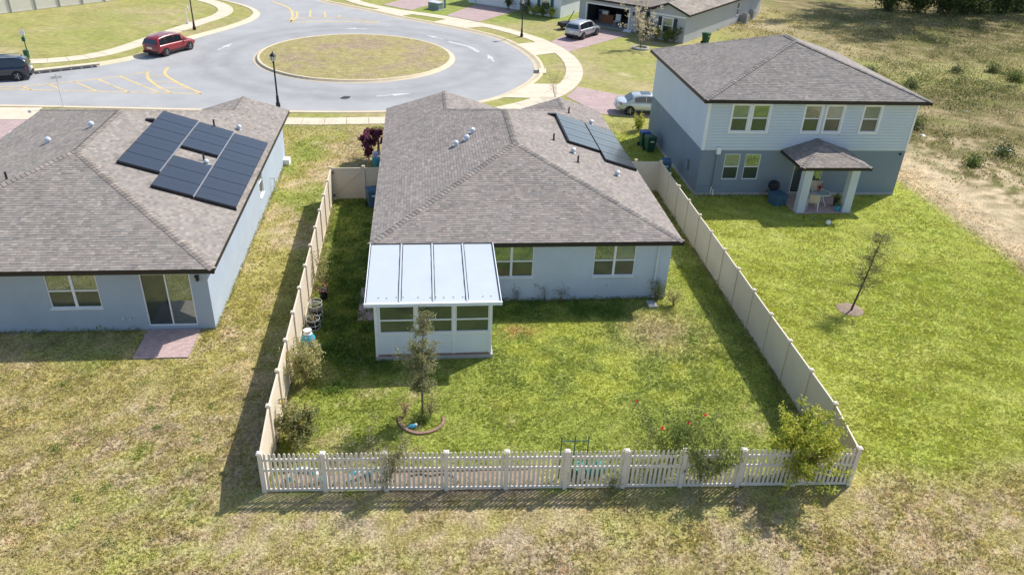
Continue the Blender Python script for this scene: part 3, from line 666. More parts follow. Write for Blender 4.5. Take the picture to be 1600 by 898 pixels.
MB().poly([(9.5,28.9,2.79),(6.26,28.9,ZE+3.5*PT),(3.05,28.9,2.79)]).build('gable', 'stucco_main', hm); MB().poly([(15.53,28.9,2.79),(13.34,28.9,ZE+2.5*PT),(11.1,28.9,2.79)]).build('gable', 'stucco_main', hm)
WM.part('downspout', 'gutter_white', [(14.90,14.99,.01,.10,.25,2.78),(14.90,14.99,.01,.24,.16,.25)]); WM.part('hose_tap', 'galv', [(12.85,12.91,0,.10,.70,.76),(12.83,12.93,.08,.12,.66,.70)])
MB().box(14.6,15.0,10.2,10.75,0,.07).build('splash_block', 'slab_grey', hm)
for x, y in ((6.52,19.25),(7.08,19.6),(7.41,20.41)): roof_vent(hm, x, y, ZE+PT*(x-2.68))
for x, y in ((14.61,25.21),(12.35,18.51),(14.33,17.01)): roof_vent(hm, x, y, ZE+PT*(15.88-x), .9)
for x, y in ((13.42,26.12),(11.52,19.68),(12.36,17.21)): vent_pipe(hm, x, y, ZE+PT*(15.88-x))
MB().box(11.9,12.35,24.3,24.5,4.12,4.25).build('junction_box', 'black_metal', hm)
# --- solar arrays
def solar(label, cells, xr, loc):
    t = wthing('solar_array', label, 'solar panels', loc, 'rooftop solar arrays')
    mesh = MB().box(-.852,.852,-.575,.575,-.02,.02).mesh('solar_panel'); fr = MB()
    for b in ((-.86,.86,-.583,-.575),(-.86,.86,.575,.583),(-.86,-.852,-.575,.575),(.852,.86,-.575,.575)): fr.box(*b,-.025,.024)
    fr.box(-.852,.852,-.004,.004,.0201,.0215); frm = fr.mesh('frame')
    a = math.atan(PT)
    for cx, cy in cells:
        z = ZE+PT*(xr-cx)+.13
        o = link('solar_panel', mesh, 'solar', t); o.location = (cx,cy,z); o.rotation_euler = (0,a,0)
        f_ = link('frame', frm, 'solar_frame', o)
    return t
cl = [(-7.50, 22.1-1.185*k) for k in range(6)]+[(-5.77, 22.0-1.185*k) for k in range(3)]+[(-5.77, 17.1-1.185*k) for k in range(3)]+[(-4.05, 21.8-1.185*k) for k in range(7)]
sl_ = solar('large dark blue solar array with a gap in it on the left house roof', cl, -3.05, (-6,18,ZE+1))
for x in (-6.635,-4.91): 
    a = (x,22.5,ZE+PT*(-3.05-x)+.15); b = (x,(15.6 if x < -6 else 14.05),a[2]); MB().bar(a,b,.05,.03).build('rail', 'alu', sl_)
def skirt(t, x0, x1, y, xr): MB().hexa([(x0,y-.03,ZE+PT*(xr-x0)+.01),(x1,y-.03,ZE+PT*(xr-x1)+.01),(x1,y,ZE+PT*(xr-x1)+.01),(x0,y,ZE+PT*(xr-x0)+.01),(x0,y-.03,ZE+PT*(xr-x0)+.15),(x1,y-.03,ZE+PT*(xr-x1)+.15),(x1,y,ZE+PT*(xr-x1)+.15),(x0,y,ZE+PT*(xr-x0)+.15)]).build('skirt', 'solar_frame', t)
skirt(sl_, -8.33, -6.66, 15.55, -3.05); skirt(sl_, -6.6, -4.93, 14.12, -3.05); skirt(sl_, -4.88, -3.2, 14.06, -3.05); skirt(sl_, -6.6,-4.93, 19.0, -3.05)
cm = [(13.22, 24.15-1.185*k) for k in range(4)]+[(14.93, 24.1-1.185*k) for k in range(5)]
sm_ = solar('small pale reflecting solar array on the right slope of the middle house roof', cm, 15.88, (14,22,ZE+.7))
skirt(sm_, 12.37, 14.05, 19.98, 15.88); skirt(sm_, 14.1, 15.77, 18.72, 15.88)
MB().hexa([(12.33,19.98,4.06),(12.36,19.98,4.05),(12.36,24.75,4.05),(12.33,24.75,4.06),(12.33,19.98,4.2),(12.36,19.98,4.19),(12.36,24.75,4.19),(12.33,24.75,4.2)]).build('skirt', 'solar_frame', sm_)
# --- sunroom
sr = wthing('sunroom', 'white framed sunroom with flat white panel roof behind the middle house', 'sunroom', (5.24,8.8,0))
X0, X1, YF, YB, ZF, ZB = 2.74, 7.70, 6.58, 10.72, 2.66, 2.985
def rz_(y): return ZF+(ZB-ZF)*(y-YF)/(YB-YF)
n = 4; wv = (X1-X0)/n
for k in range(n):
    a, b = X0+k*wv+(.035 if k else 0), X0+(k+1)*wv-(.035 if k < n-1 else 0)
    MB().hexa([(a,YF,ZF-.09),(b,YF,ZF-.09),(b,YB,ZB-.09),(a,YB,ZB-.09),(a,YF,ZF),(b,YF,ZF),(b,YB,ZB),(a,YB,ZB)]).build('roof_panel', 'roof_white', sr)
for k in range(1, n):
    x = X0+k*wv; MB().hexa([(x-.034,YF,ZF-.05),(x+.034,YF,ZF-.05),(x+.034,YB,ZB-.05),(x-.034,YB,ZB-.05),(x-.034,YF,ZF+.03),(x+.034,YF,ZF+.03),(x+.034,YB,ZB+.03),(x-.034,YB,ZB+.03)]).build('roof_rib', 'roof_white', sr)
    for s in (-1, 1):
        pts = [(x+s*.052+random.uniform(-.006,.006), YF+.12+(YB-YF-.12)*j/14, 0) for j in range(15)]
        MB().tube([(px,py,rz_(py)+.004) for px,py,_ in pts], [random.uniform(.012,.021) for _ in pts], 5).build('sealant', 'seam', sr)
MB().tube([(X0,YB-.03,ZB+.01),(X1,YB-.03,ZB+.01)], .03, 6).build('flashing', 'seam', sr)
MB().box(X0-.05,X1+.05,YF-.11,YF-.004,ZF-.12,ZF+.012).build('gutter', 'white_metal', sr)
for x in (X0-.035, X1+.003): MB().hexa([(x,YF,ZF-.12),(x+.032,YF,ZF-.12),(x+.032,YB,ZB-.12),(x,YB,ZB-.12),(x,YF,ZF+.025),(x+.032,YF,ZF+.025),(x+.032,YB,ZB+.025),(x,YB,ZB+.025)]).build('edge_trim', 'white_metal', sr)
MB().tube([(X1-.02,YF,ZF+.022),(X1-.02,YB,ZB+.022)], .017, 5).build('sealant', 'seam', sr); MB().tube([(X0+.02,YF,ZF+.022),(X0+.02,YB,ZB+.022)], .013, 5).build('sealant', 'seam', sr)
for x in (3.2,3.5,3.85,4.1,4.65,5.1,5.3,5.6,5.95,6.4,6.3,7.05,7.35): MB().lathe([(.024,0),(.024,.012),(.01,.018)], 8, (x,YF+.3+random.uniform(-.03,.05),rz_(YF+.3)+.001)).build('screw_cap', 'seam', sr)
MB().box(3.0,7.48,6.74,11.0,-.05,.17).build('slab', 'footing', sr)
WS = Wall(sr, (0,6.81,0), (1,0,0), (0,-1,0))
ops = [(3.2,4.5,1.21,2.40),(4.62,5.92,1.21,2.40),(6.04,7.30,1.21,2.40)]
WS.wall(3.06,7.42,.17,2.56,ops,'white_metal',th=.06)
for o in ops: WS.window(*o, rec=.0, fw=.035, split=.46, lower='pane_screen', sill=False, upper='pane_screen')
for x in (3.06,4.56,5.98,7.36): WS.part('post', 'white_trim', [(x-.05,x+.05,.0,.035,.17,2.56)])
WS.part('sill_rail', 'white_trim', [(3.12,7.3,.0,.03,1.13,1.19)]); WS.part('base_rail', 'brick_red', [(3.1,7.35,.0,.05,.175,.235)])
for o, ud, nd, a, b in (((3.06,0,0),(0,-1,0),(-1,0,0),-11.0,-6.81),((7.42,0,0),(0,1,0),(1,0,0),6.81,11.0)):
    ww = Wall(sr, o, ud, nd); oo = [(a+.2,a+2.0,1.21,2.4),(a+2.2,b-.2,1.21,2.4)]; ww.wall(a,b,.17,2.56,oo,'white_metal',th=.06)
    for q in oo: ww.window(*q, rec=.0, fw=.035, split=.46, lower='pane', sill=False)
# --- two storey house on the right
h2 = wthing('stucco_house', 'two storey house, pale blue lap siding above grey stucco, covered back porch, on the right', 'house', (26.7,28,0), 'houses along the street')
Z2 = 5.72; r2 = [Rect(20.15,33.3,22.28,33.9,Z2,(.342,.342,.487,.41))]
T2 = (.98,.985,.985)
ro = build_roof(h2, r2, tint=T2, tab=.22); za = Z2+.342*6.575; ya = 22.28+(za-Z2)/.487; yb = 33.9-(za-Z2)/.41
caps(ro, [((20.15,22.28,Z2),(26.725,ya,za),.05),((33.3,22.28,Z2),(26.725,ya,za),.05),((26.725,ya,za),(26.725,yb,za),.05),((20.15,33.9,Z2),(26.725,yb,za),.05),((33.3,33.9,Z2),(26.725,yb,za),.05)], T2)
eaves(h2, [((20.15,22.28),(33.3,22.28)),((33.3,22.28),(33.3,33.9)),((33.3,33.9),(20.15,33.9)),((20.15,33.9),(20.15,22.28))], Z2, h=.2)
MB().box(20.2,33.25,22.33,33.85,Z2-.185,Z2-.17).build('soffit', 'white_trim', h2)
W2 = Wall(h2, (0,22.63,0), (1,0,0), (0,-1,0))
up = [(21.95,22.90,3.86,5.36),(23.12,24.06,3.86,5.36),(26.15,27.08,3.86,5.36),(27.42,28.36,3.86,5.36),(29.62,30.60,3.86,5.36)]
lo = [(21.98,22.9,.98,2.52),(23.2,24.12,.98,2.52),(26.25,28.05,.12,2.25)]
W2.wall(20.55,32.8,0,2.74,lo,'stucco_dark'); W2.wall(20.55,32.8,2.74,5.54,up,'siding')
for o in lo[:2]: W2.window(*o, sill=False)
W2.slider(*lo[2])
for o in up: W2.window(*o, trim=.10, rec=.03)
def siding(W, u0, u1, z0, z1, ops, ex=.172):
    z = z0
    while z < z1-.03:
        zt = min(z+ex, z1); cuts = [(o[0]-.103, o[1]+.103) for o in ops if z < o[3]+.10 and zt > o[2]-.10]; a = u0; segs = []
        for c, d in sorted(cuts):
            if c > a+.02: segs.append((a, c))
            a = max(a, d)
        if a < u1: segs.append((a, u1))
        for a, b in segs:
            MB().hexa([W.p(a,.003,z+.02), W.p(a,.046,z+.02), W.p(b,.046,z+.02), W.p(b,.003,z+.02), W.p(a,.003,zt), W.p(a,.022,zt), W.p(b,.022,zt), W.p(b,.003,zt)]).build('siding_board', 'siding', W.root)
        z += ex
siding(W2, 20.66, 32.68, 2.78, 5.53, up)
W2.part('corner_board', 'white_trim', [(20.54,20.655,.002,.055,2.76,5.54)]); W2.part('corner_board', 'white_trim', [(32.69,32.81,.002,.055,2.76,5.54)])
W2.part('downspout', 'stucco_dark', [(21.45,21.54,.03,.12,.6,2.55)]); W2.part('vent_hood', 'white_trim', [(21.38,21.62,.03,.15,2.55,2.95)])
W2.part('utility_pipe', 'stucco_dark', [(20.7,22.1,.02,.07,.55,.60)]); W2.part('hose', 'white_plastic', [(21.42,21.47,.03,.09,.05,.55),(21.55,21.6,.03,.12,.02,.4)])
W2.part('security_light', 'black_metal', [(32.45,32.55,.0,.1,2.5,2.6)])
W3 = Wall(h2, (20.55,0,0), (0,-1,0), (-1,0,0))
W3.wall(-33.5,-22.63,0,2.74,[],'stucco_dark'); W3.wall(-33.5,-22.63,2.74,5.54,[],'siding'); siding(W3, -33.48, -22.66, 2.78, 5.53, [])
W3.part('corner_board', 'white_trim', [(-22.66,-22.6,.002,.055,2.76,5.54)]); W3.part('lower_box', 'stucco_dark', [(-24.6,-24.3,0,.14,.9,1.5)])
W3.part('cable', 'galv', [(-31.0,-30.96,.03,.05,2.3,2.75)]); MB().box(20.50,20.549,22.64,33.5,0,.22).build('footing', 'footing', h2)
Wall(h2, (32.8,0,0), (0,1,0), (1,0,0)).wall(22.63,33.5,0,5.54,[],'siding'); Wall(h2, (0,33.5,0), (-1,0,0), (0,1,0)).wall(-32.8,-20.55,0,5.54,[],'siding')
MB().box(20.56,32.79,22.59,22.627,0,.16).build('footing', 'footing', h2)
# porch of the two storey house
rp = [Rect(25.2,29.2,19.73,22.62,2.80,(.335,.335,.335,None))]
pr = build_roof(h2, rp, tint=(1.0,.97,.93), name='porch_roof')
zp = 2.80+2.0*.335; caps(pr, [((25.2,19.73,2.8),(27.2,21.73,zp),.045),((29.2,19.73,2.8),(27.2,21.73,zp),.045),((27.2,21.73,zp),(27.2,22.6,zp),.05)])
eaves(h2, [((25.2,19.73),(29.2,19.73)),((29.2,19.73),(29.2,22.6)),((25.2,22.6),(25.2,19.73))], 2.80, h=.17)
MB().box(25.25,29.15,19.78,22.6,2.64,2.65).build('soffit', 'white_trim', h2)
for x in (25.62,28.32): MB().box(x-.02,x+.44,20.0,20.42,.0,2.64).build('porch_column', 'stucco_main', h2)
pv = struct('porch_floor', MB().prism([(25.5,19.95),(28.85,19.95),(28.85,22.6),(25.5,22.6)], -.05, .03), 'paver_base')
def pavers(parent, x0, x1, y0, y1, z, bw=.2, bh=.1, m='paver', name='pavers'):
    mb = MB(); r = 0; y = y0
    while y+bh <= y1+1e-6:
        x = x0-(bw/2 if r % 2 else 0)
        while x < x1-1e-6:
            a, b = max(x, x0)+.004, min(x+bw, x1)-.004
            if b-a > .03: zz = z+random.uniform(0,.006); mb.box(a,b,y+.004,y+bh-.004,z-.05,zz)
            x += bw
        y += bh; r += 1
    o = mb.build(name, m, parent); o['kind'] = 'stuff'; return o
pavers(pv, 25.5, 28.85, 19.95, 22.6, .05)
pt_ = struct('patio', MB().prism([(-6.05,7.24),(-4.02,7.24),(-4.02,9.26),(-6.05,9.26)], -.05, .02), 'paver_base'); pavers(pt_, -6.05, -4.02, 7.24, 9.26, .045)
pt2 = struct('patio', MB().prism([(2.1,9.6),(3.0,9.6),(3.0,12.3),(2.1,12.3)], -.05, .02), 'paver_base'); pavers(pt2, 2.1, 3.0, 9.6, 12.3, .045)
# ------------------------------------------------------------------ fences
def fpost(root, x, y, h, w=.13, m='vinyl', a=0.):
    ca, sa = math.cos(a), math.sin(a)
    def bx(mb, hw, z0, z1): 
        c = [(-hw,-hw),(hw,-hw),(hw,hw),(-hw,hw)]; c = [(x+u*ca-v*sa, y+u*sa+v*ca) for u, v in c]; return mb.prism(c, z0, z1)
    p = bx(MB(), w/2, -.1, h).build('post', m, root)
    mb = MB(); bx(mb, w/2+.018, h, h+.035); bx(mb, w/2-.01, h+.035, h+.06); mb.build('post_cap', m, p)
    return p
def panel(root, a, b, h0, h1, m='vinyl', z0=.03, nb=10, name='panel'):     # tongue and groove boards between two rails
    a = Vector((*a,0)); b = Vector((*b,0)); d = (b-a); L = d.length; d /= L; n = Vector((d.y,-d.x,0)); a = a+d*.06; b = b-d*.06; L -= .12
    root_p = None; mb = MB()
    def hx(u0, u1, t, za, zb0, zb1): 
        p = a+d*u0; q = a+d*u1; return [(*(p-n*t).xy,za),(*(q-n*t).xy,za),(*(q+n*t).xy,za),(*(p+n*t).xy,za),(*(p-n*t).xy,zb0),(*(q-n*t).xy,zb1),(*(q+n*t).xy,zb1),(*(p+n*t).xy,zb0)]
    hh = lambda u: h0+(h1-h0)*u/L
    for k in range(nb):
        u0, u1 = L*k/nb+.004, L*(k+1)/nb-.004; mb.hexa(hx(u0,u1,.011,z0+.1,hh(u0)-.11,hh(u1)-.11))
    mb.hexa(hx(0,L,.007,z0+.1,h0-.11,h1-.11))
    pnl = mb.build(name, m, root)
    r = MB(); p = a; q = b; t = .025
    r.hexa([(*(p-n*t).xy,h0-.13),(*(q-n*t).xy,h1-.13),(*(q+n*t).xy,h1-.13),(*(p+n*t).xy,h0-.13),(*(p-n*t).xy,h0),(*(q-n*t).xy,h1),(*(q+n*t).xy,h1),(*(p+n*t).xy,h0)]); r.build('rail', m, pnl)
    MB().hexa(hx(0,L,.025,z0,z0+.13,z0+.13)).build('rail', m, pnl)
    return pnl
def lerp2(a, b, t): return (a[0]+(b[0]-a[0])*t, a[1]+(b[1]-a[1])*t)
HS, HP = 1.80, 1.49
fl = wthing('privacy_fence', 'tan vinyl privacy fence with gate along the left side of the back yard', 'fence', (0,11,0), 'privacy fences of the yard')
A, B = (0,0), (-.07,22.25); n = 12; prev = A
for k in range(1, n+1):
    q = lerp2(A, B, k/n); fpost(fl, *q, HS+.02+random.uniform(-.012,.012)); panel(fl, prev, q, HP if k == 1 else HS+random.uniform(-.014,.01), HS+random.uniform(-.014,.01), nb=11); prev = q
g1 = (1.65,22.33); fpost(fl, *g1, HS+.06)
gp = panel(fl, prev, g1, HS, HS, name='gate', nb=9)
MB().bar((.02,22.23,.25),(1.5,22.28,1.6),.03,.03).build('brace', 'vinyl', gp); MB().box(.0,.06,22.14,22.2,1.5,1.62).build('hinge', 'black_metal', gp); MB().box(.0,.06,22.14,22.2,.2,.32).build('hinge', 'black_metal', gp)
panel(fl, g1, (3.0,22.40), HS, HS, nb=7)
frr = wthing('privacy_fence', 'tan vinyl privacy fence running back beside the two storey house lawn', 'fence', (18.4,11,0), 'privacy fences of the yard')
A, B = (18.28,-.80), (18.49,23.3); n = 13; prev = A
for k in range(1, n+1):
    q = lerp2(A, B, k/n); fpost(frr, *q, HS+.02+random.uniform(-.012,.012)); panel(frr, prev, q, HP if k == 1 else HS+random.uniform(-.014,.01), HS+random.uniform(-.014,.01), nb=11); prev = q
fpost(frr, 17.0, 23.28, HS+.1); panel(frr, prev, (17.0,23.28), HS, HS, nb=8); gg = panel(frr, (17.0,23.28), (15.6,23.25), HS, HS, nb=8, name='gate'); MB().box(16.82,16.88,23.15,23.22,1.1,1.3).build('latch', 'black_metal', gg)
pf = wthing('picket_fence', 'tan vinyl picket fence along the near end of the back yard', 'fence', (9.1,-.4,0))
A, B = (0,0), (18.28,-.80); n = 10; fa = math.atan2(-.8,18.28)
pk = MB(); pk.v = []; hw, ht = .038, .012
prof = [(-hw,.0),(hw,.0),(hw,1.40),(hw*.7,1.445),(0,1.465),(-hw*.7,1.445),(-hw,1.40)]
nn = len(prof); pk.v = [(u,-ht,z) for u, z in prof]+[(u,ht,z) for u, z in prof]
pk.f = [tuple(range(nn)), tuple(reversed(range(nn,2*nn)))]+[((j+1) % nn, j, j+nn, (j+1) % nn+nn) for j in range(nn)]
pkm = pk.mesh('picket')
for k in range(n+1):
    q = lerp2(A, B, k/n); fpost(pf, *q, HP+(.02 if k in (0,n) else .0), .13, 'vinyl_picket', fa)
    if k < n:
        e = lerp2(A, B, (k+1)/n); d = Vector((e[0]-q[0], e[1]-q[1])); d.normalize(); L = 1.83
        for z in (1.26,.86,.07): 
            mb = MB(); a = Vector((*q,0))+Vector((*(d*.06),z)); b = Vector((*e,0))-Vector((*(d*.06),-z)); mb.bar(a, b, .045, .085); mb.build('rail', 'vinyl_picket', pf)
        for j in range(12):
            t = .135+(L-.27)*j/11; p = Vector(q)+d*t
            o = link('picket', pkm, 'vinyl_picket', pf); o.location = (p.x, p.y, .045+random.uniform(-.004,.004)); o.rotation_euler = (random.uniform(-.008,.008), random.uniform(-.008,.008), fa)
ft = wthing('privacy_fence', 'white vinyl privacy fence with grey posts at the top left corner', 'fence', (-34,74,0))
A, B = (-47.5,60.0), (-22,86.9); n = 15; prev = A
fpost(ft, *A, 1.95, m='post_grey')
for k in range(1, n+1):
    q = lerp2(A, B, k/n); fpost(ft, *q, 1.95, .15, 'post_grey', .8); panel(ft, prev, q, 1.9, 1.9, 'vinyl_white', nb=10); prev = q
# ------------------------------------------------------------------ street lamps, signs, utility boxes
def lamp():
    t = thing('street_lamp', 'black lantern street lamp in the verge between the left house and the middle house', 'street lamp', (-5.58,39.12,0), 0, 'lantern street lamps')
    MB().lathe([(.16,0),(.16,.25),(.11,.35),(.09,.8),(.065,.85),(.055,3.15),(.08,3.17),(.09,3.22),(.05,3.28)], 12).build('post', 'black_metal', t)
    MB().lathe([(.09,3.28),(.15,3.34),(.20,3.62),(.19,3.64)], 6).build('lantern_glass', 'lamp_glass', t)
    mb = MB(); mb.lathe([(.23,3.64),(.21,3.68),(.10,3.82),(.04,3.86),(.03,3.95),(.0,3.99)], 12)
    for k in range(6):
        a = k*math.pi/3; mb.bar((.155*math.cos(a),.155*math.sin(a),3.33),(.205*math.cos(a),.205*math.sin(a),3.64),.02)
    mb.build('lantern_cap', 'black_metal', t); return t
l0 = lamp()
dup(l0, (-17.51,64.34,0), 0, 'black lantern street lamp on the verge above the red car'); dup(l0, (15.08,63.97,0), 0, 'black lantern street lamp beside the pavement in front of the white house')
ps = thing('pet_waste_station', 'green pet waste station post on the lawn behind the navy car', 'sign post', (-27.9,51.9,0))
MB().bar((0,0,0),(0,0,2.2),.06).build('post', 'sign_green', ps); MB().box(-.18,.18,-.06,-.03,1.95,2.35).build('sign', 'white_plastic', ps); MB().box(-.12,.12,-.14,-.03,1.45,1.8).build('bag_dispenser', 'sign_green', ps); MB().lathe([(.2,.15),(.22,.75),(.21,.78)], 14, (0,-.25,0)).build('bin', 'bin_green', ps)
wp = thing('sign_post', 'white post with a rounded hanging arm on the lawn above the red car', 'sign post', (-18.8,66.9,0))
MB().tube([(0,0,0),(0,0,1.5),(.05,0,1.7),(.2,0,1.75),(.3,0,1.65),(.3,0,1.3)], .05, 8).build('post', 'white_plastic', wp); MB().box(-.12,.12,-.06,.06,0,.3).build('base', 'white_plastic', wp)
ss_ = thing('street_sign', 'thin grey pole with small street name blades behind the left house roof', 'street sign', (-20.2,38.6,0), .5)
MB().tube([(0,0,0),(0,0,2.1)], .03, 8).build('pole', 'galv', ss_); MB().box(-.35,.35,-.012,.012,2.0,2.17).build('name_blade', 'galv', ss_); MB().box(-.012,.012,-.3,.3,2.19,2.36).build('name_blade', 'galv', ss_)
ub = thing('utility_cabinet', 'low grey green utility cabinet on the lawn beside the far driveway', 'utility box', (6.5,78.0,0), math.radians(-38))
MB().box(-.75,.75,-.45,.45,0,.75).build('body', 'utility_green', ub); MB().box(-.8,.8,-.5,.5,.75,.83).build('lid', 'galv', ub); MB().box(-.85,.85,-.55,.55,-.02,.06).build('pad', 'slab_grey', ub)
u2 = thing('cable_pedestal', 'small green cable pedestal next to the utility cabinet', 'utility box', (7.6,78.9,0)); MB().lathe([(.14,0),(.14,.9),(.1,.97)], 10).build('body', 'utility_green', u2); MB().lathe([(.16,.6),(.16,.64)], 10).build('band', 'galv', u2)
# ------------------------------------------------------------------ vehicles
def car(name, label, loc, rz, paint, suv=True, L=4.7, W=1.88, H=1.70, light='tail_red'):
    t = thing(name, label, 'car', loc, rz, 'cars parked near the roundabout'); hw = W/2
    if suv:
        st = [(-.5,.42,.98,.80),(-.485,.34,1.02,.92),(-.44,.28,1.05,.97),(-.3,.25,1.05,1),(0,.25,1.03,1),(.18,.25,1.01,1),(.30,.25,.99,.99),(.42,.27,.92,.96),(.475,.32,.80,.88),(.5,.42,.66,.72)]
        rf = [(-.49,1.04),(-.45,H-.22),(-.38,H-.08),(-.22,H-.01),(-.05,H),(.06,H-.04),(.14,H-.14),(.29,1.0)]
        pil = [(-.405,-.262),(-.252,-.056),(-.046,.135)]; rear = (-.488,1.06,-.452,H-.24); wsx = (.285,1.0,.147,H-.16)
    else:
        st = [(-.5,.45,.86,.78),(-.485,.34,.93,.9),(-.42,.27,.97,.96),(-.3,.24,.97,1),(0,.22,.95,1),(.2,.22,.93,1),(.32,.23,.90,.99),(.43,.26,.80,.94),(.48,.32,.70,.86),(.5,.42,.58,.7)]
        rf = [(-.36,.96),(-.25,H-.12),(-.17,H-.02),(-.02,H),(.05,H-.03),(.11,H-.1),(.25,.94)]
        pil = [(-.235,-.062),(-.052,.115)]; rear = (-.345,.97,-.255,H-.13); wsx = (.24,.95,.12,H-.1)
    def loft(rings, cap=True):
        V = [p for r in rings for p in r]; k = len(rings[0]); F = []
        for i in range(len(rings)-1):
            for j in range(k): F.append((i*k+j, i*k+(j+1) % k, (i+1)*k+(j+1) % k, (i+1)*k+j))
        if cap: F += [tuple(reversed(range(k))), tuple((len(rings)-1)*k+j for j in range(k))]
        return V, F
    def finish(nm, V, F, m, parent, lev=1):
        me = bpy.data.meshes.new(nm); me.from_pydata(V, [], F); bm = bmesh.new(); bm.from_mesh(me); bmesh.ops.recalc_face_normals(bm, faces=bm.faces); bm.to_mesh(me); bm.free()
        me.shade_smooth(); o = link(nm, me, m, parent)
        if lev: s = o.modifiers.new('sub', 'SUBSURF'); s.levels = lev; s.render_levels = lev
        return o
    rings = []
    for x, zb, zt, f in st:
        h = hw*f; x *= L; zm = zb+(zt-zb)*.55
        half = [(h*.80,zb),(h*.97,zb+.10),(h,zm),(h*.975,zt-.10),(h*.90,zt-.02),(h*.55,zt+.015)]
        rings.append([(x,y,z) for y, z in half]+[(x,-y,z) for y, z in reversed(half)])
    V, F = loft(rings); body = finish('body', V, F, paint, t)
    rings = []; zb = 1.0 if suv else .93
    for x, zr in rf:
        x *= L; k = min(1, max(0, (zr-zb)/(H-zb))); a = hw*.90; b = hw*(.90-.20*k); z0 = zb-.06
        half = [(a,z0),(b,zr-.07*k-.005),(b*.86,zr)]; rings.append([(x,y,z) for y, z in half]+[(x,-y,z) for y, z in reversed(half)])
    V, F = loft(rings); cab = finish('cabin', V, F, paint, t, 0)
    def roofz(x): return np.interp(x, [r[0] for r in rf], [r[1] for r in rf])
    for a, b in pil:
        for s in (-1, 1):
            pts = []
            for x, top in ((a,0),(b,0),(b,1),((a+b)/2,1),(a,1)):
                if top: z = roofz(x)-.10
                else: z = zb+.03
                k = min(1, max(0, (roofz(x)-zb)/(H-zb))); zt = roofz(x)-.07*k-.005; fr = (z-(zb-.06))/max(.05, zt-(zb-.06)); y = hw*.90+(hw*(.90-.20*k)-hw*.90)*fr+.012
                pts.append((x*L, s*y, z))
            MB().poly(pts if s > 0 else pts[::-1]).build('side_window', 'car_glass', cab)
    for (x0,z0,x1,z1), nm in ((rear,'rear_window'),(wsx,'windscreen')):
        sg = -1 if nm == 'rear_window' else 1; o_ = .018*sg*L/4
        MB().poly([(x0*L+o_,-hw*.80,z0+.03),(x0*L+o_,hw*.80,z0+.03),(x1*L+o_,hw*.66,z1+.02),(x1*L+o_,-hw*.66,z1+.02)]).build(nm, 'car_glass', cab)
    wr = .36 if suv else .33
    ty = MB().tube([(0,-.11,0),(0,-.10,0),(0,.10,0),(0,.11,0)], [wr-.03,wr,wr,wr-.03], 24).mesh('tyre', False)
    rimb = MB().tube([(0,-.115,0),(0,.0,0)], [wr*.70,wr*.72], 20)
    rb = rimb.mesh('rim'); sp = MB()
    for k in range(5):
        a = k*2*math.pi/5; sp.bar((.03*math.cos(a),-.122,.03*math.sin(a)),(wr*.66*math.cos(a),-.118,wr*.66*math.sin(a)),.05,.02)
    spm = sp.mesh('spokes')
    for x in (-.305*L, .30*L):
        for s in (-1, 1):
            MB().tube([(x,s*(hw*.5),wr+.0),(x,s*(hw+.004),wr+.0)], wr+.055, 24).build('wheel_arch', 'dark_plastic', body)
            wl = link('wheel', ty, 'rubber', t); wl.location = (x,s*(hw-.085),wr); wl.rotation_euler = (0,0,0 if s < 0 else math.pi)
            link('rim', rb, 'lead_pipe', wl); link('spokes', spm, 'rim', wl)
    for s in (-1, 1):
        MB().hexa([(-.497*L,s*hw*.55,zb-.20),(-.45*L,s*hw*.95,zb-.22),(-.445*L,s*hw*.985,zb-.02),(-.488*L,s*hw*.60,zb-.02),(-.495*L,s*hw*.55,zb-.12),(-.44*L,s*hw*1.0,zb-.14),(-.44*L,s*hw*.98,zb+.0),(-.48*L,s*hw*.60,zb+.0)]).build('tail_light', light, body)
        MB().hexa([(.455*L,s*hw*.93,.62),(.49*L,s*hw*.55,.60),(.485*L,s*hw*.55,.72),(.45*L,s*hw*.92,.76),(.46*L,s*hw*.95,.62),(.5*L,s*hw*.56,.60),(.49*L,s*hw*.55,.72),(.455*L,s*hw*.94,.76)]).build('headlight', 'lamp_glass', body)
        MB().box(.17*L,.205*L,min(s*hw,s*(hw+.17)),max(s*hw,s*(hw+.17)),zb,zb+.13).build('mirror', paint, cab)
        MB().box(-.40*L,.40*L,s*hw-.012,s*hw+.012,.26,.36).build('sill', 'dark_plastic', body)
        for x in (.02,-.17): MB().box(x*L-.08,x*L+.08,s*hw*.985-.015,s*hw*.985+.022,zb-.13,zb-.10).build('door_handle', paint, body)
        if suv: MB().bar((-.36*L,s*hw*.62,H+.02),(.05*L,s*hw*.62,H+.01),.04,.04).build('roof_rail', 'alu', cab)
    MB().box(-.512*L,-.49*L,-.27,.27,.70 if suv else .62,.85 if suv else .76).build('number_plate', 'plate_white', body)
    MB().box(-.512*L,-.46*L,-hw*.82,hw*.82,.34,.50).build('bumper', 'dark_plastic' if suv else paint, body)
    if not suv: MB().poly([(-.13*L,-.42,H+.003),(.02*L,-.42,H+.012),(.02*L,.42,H+.012),(-.13*L,.42,H+.003)]).build('sunroof', 'car_glass', cab)
    return t
car('parked_car', 'dark red SUV parked at the kerb left of the roundabout', (-17.45,55.6,RZ), math.radians(62), 'red_paint')
car('parked_car', 'dark navy SUV cut off by the left edge of the picture', (-27.7,46.0,RZ), math.radians(196), 'navy_paint')
car('parked_car', 'silver SUV parked on the driveway before the open garage', (21.6,64.8,.02), math.radians(50), 'silver_paint')
car('parked_car', 'pale champagne sedan parked beside the two storey house', (21.75,38.5,.02), math.radians(-4), 'champagne_paint', suv=False, L=4.8, W=1.82, H=1.46)
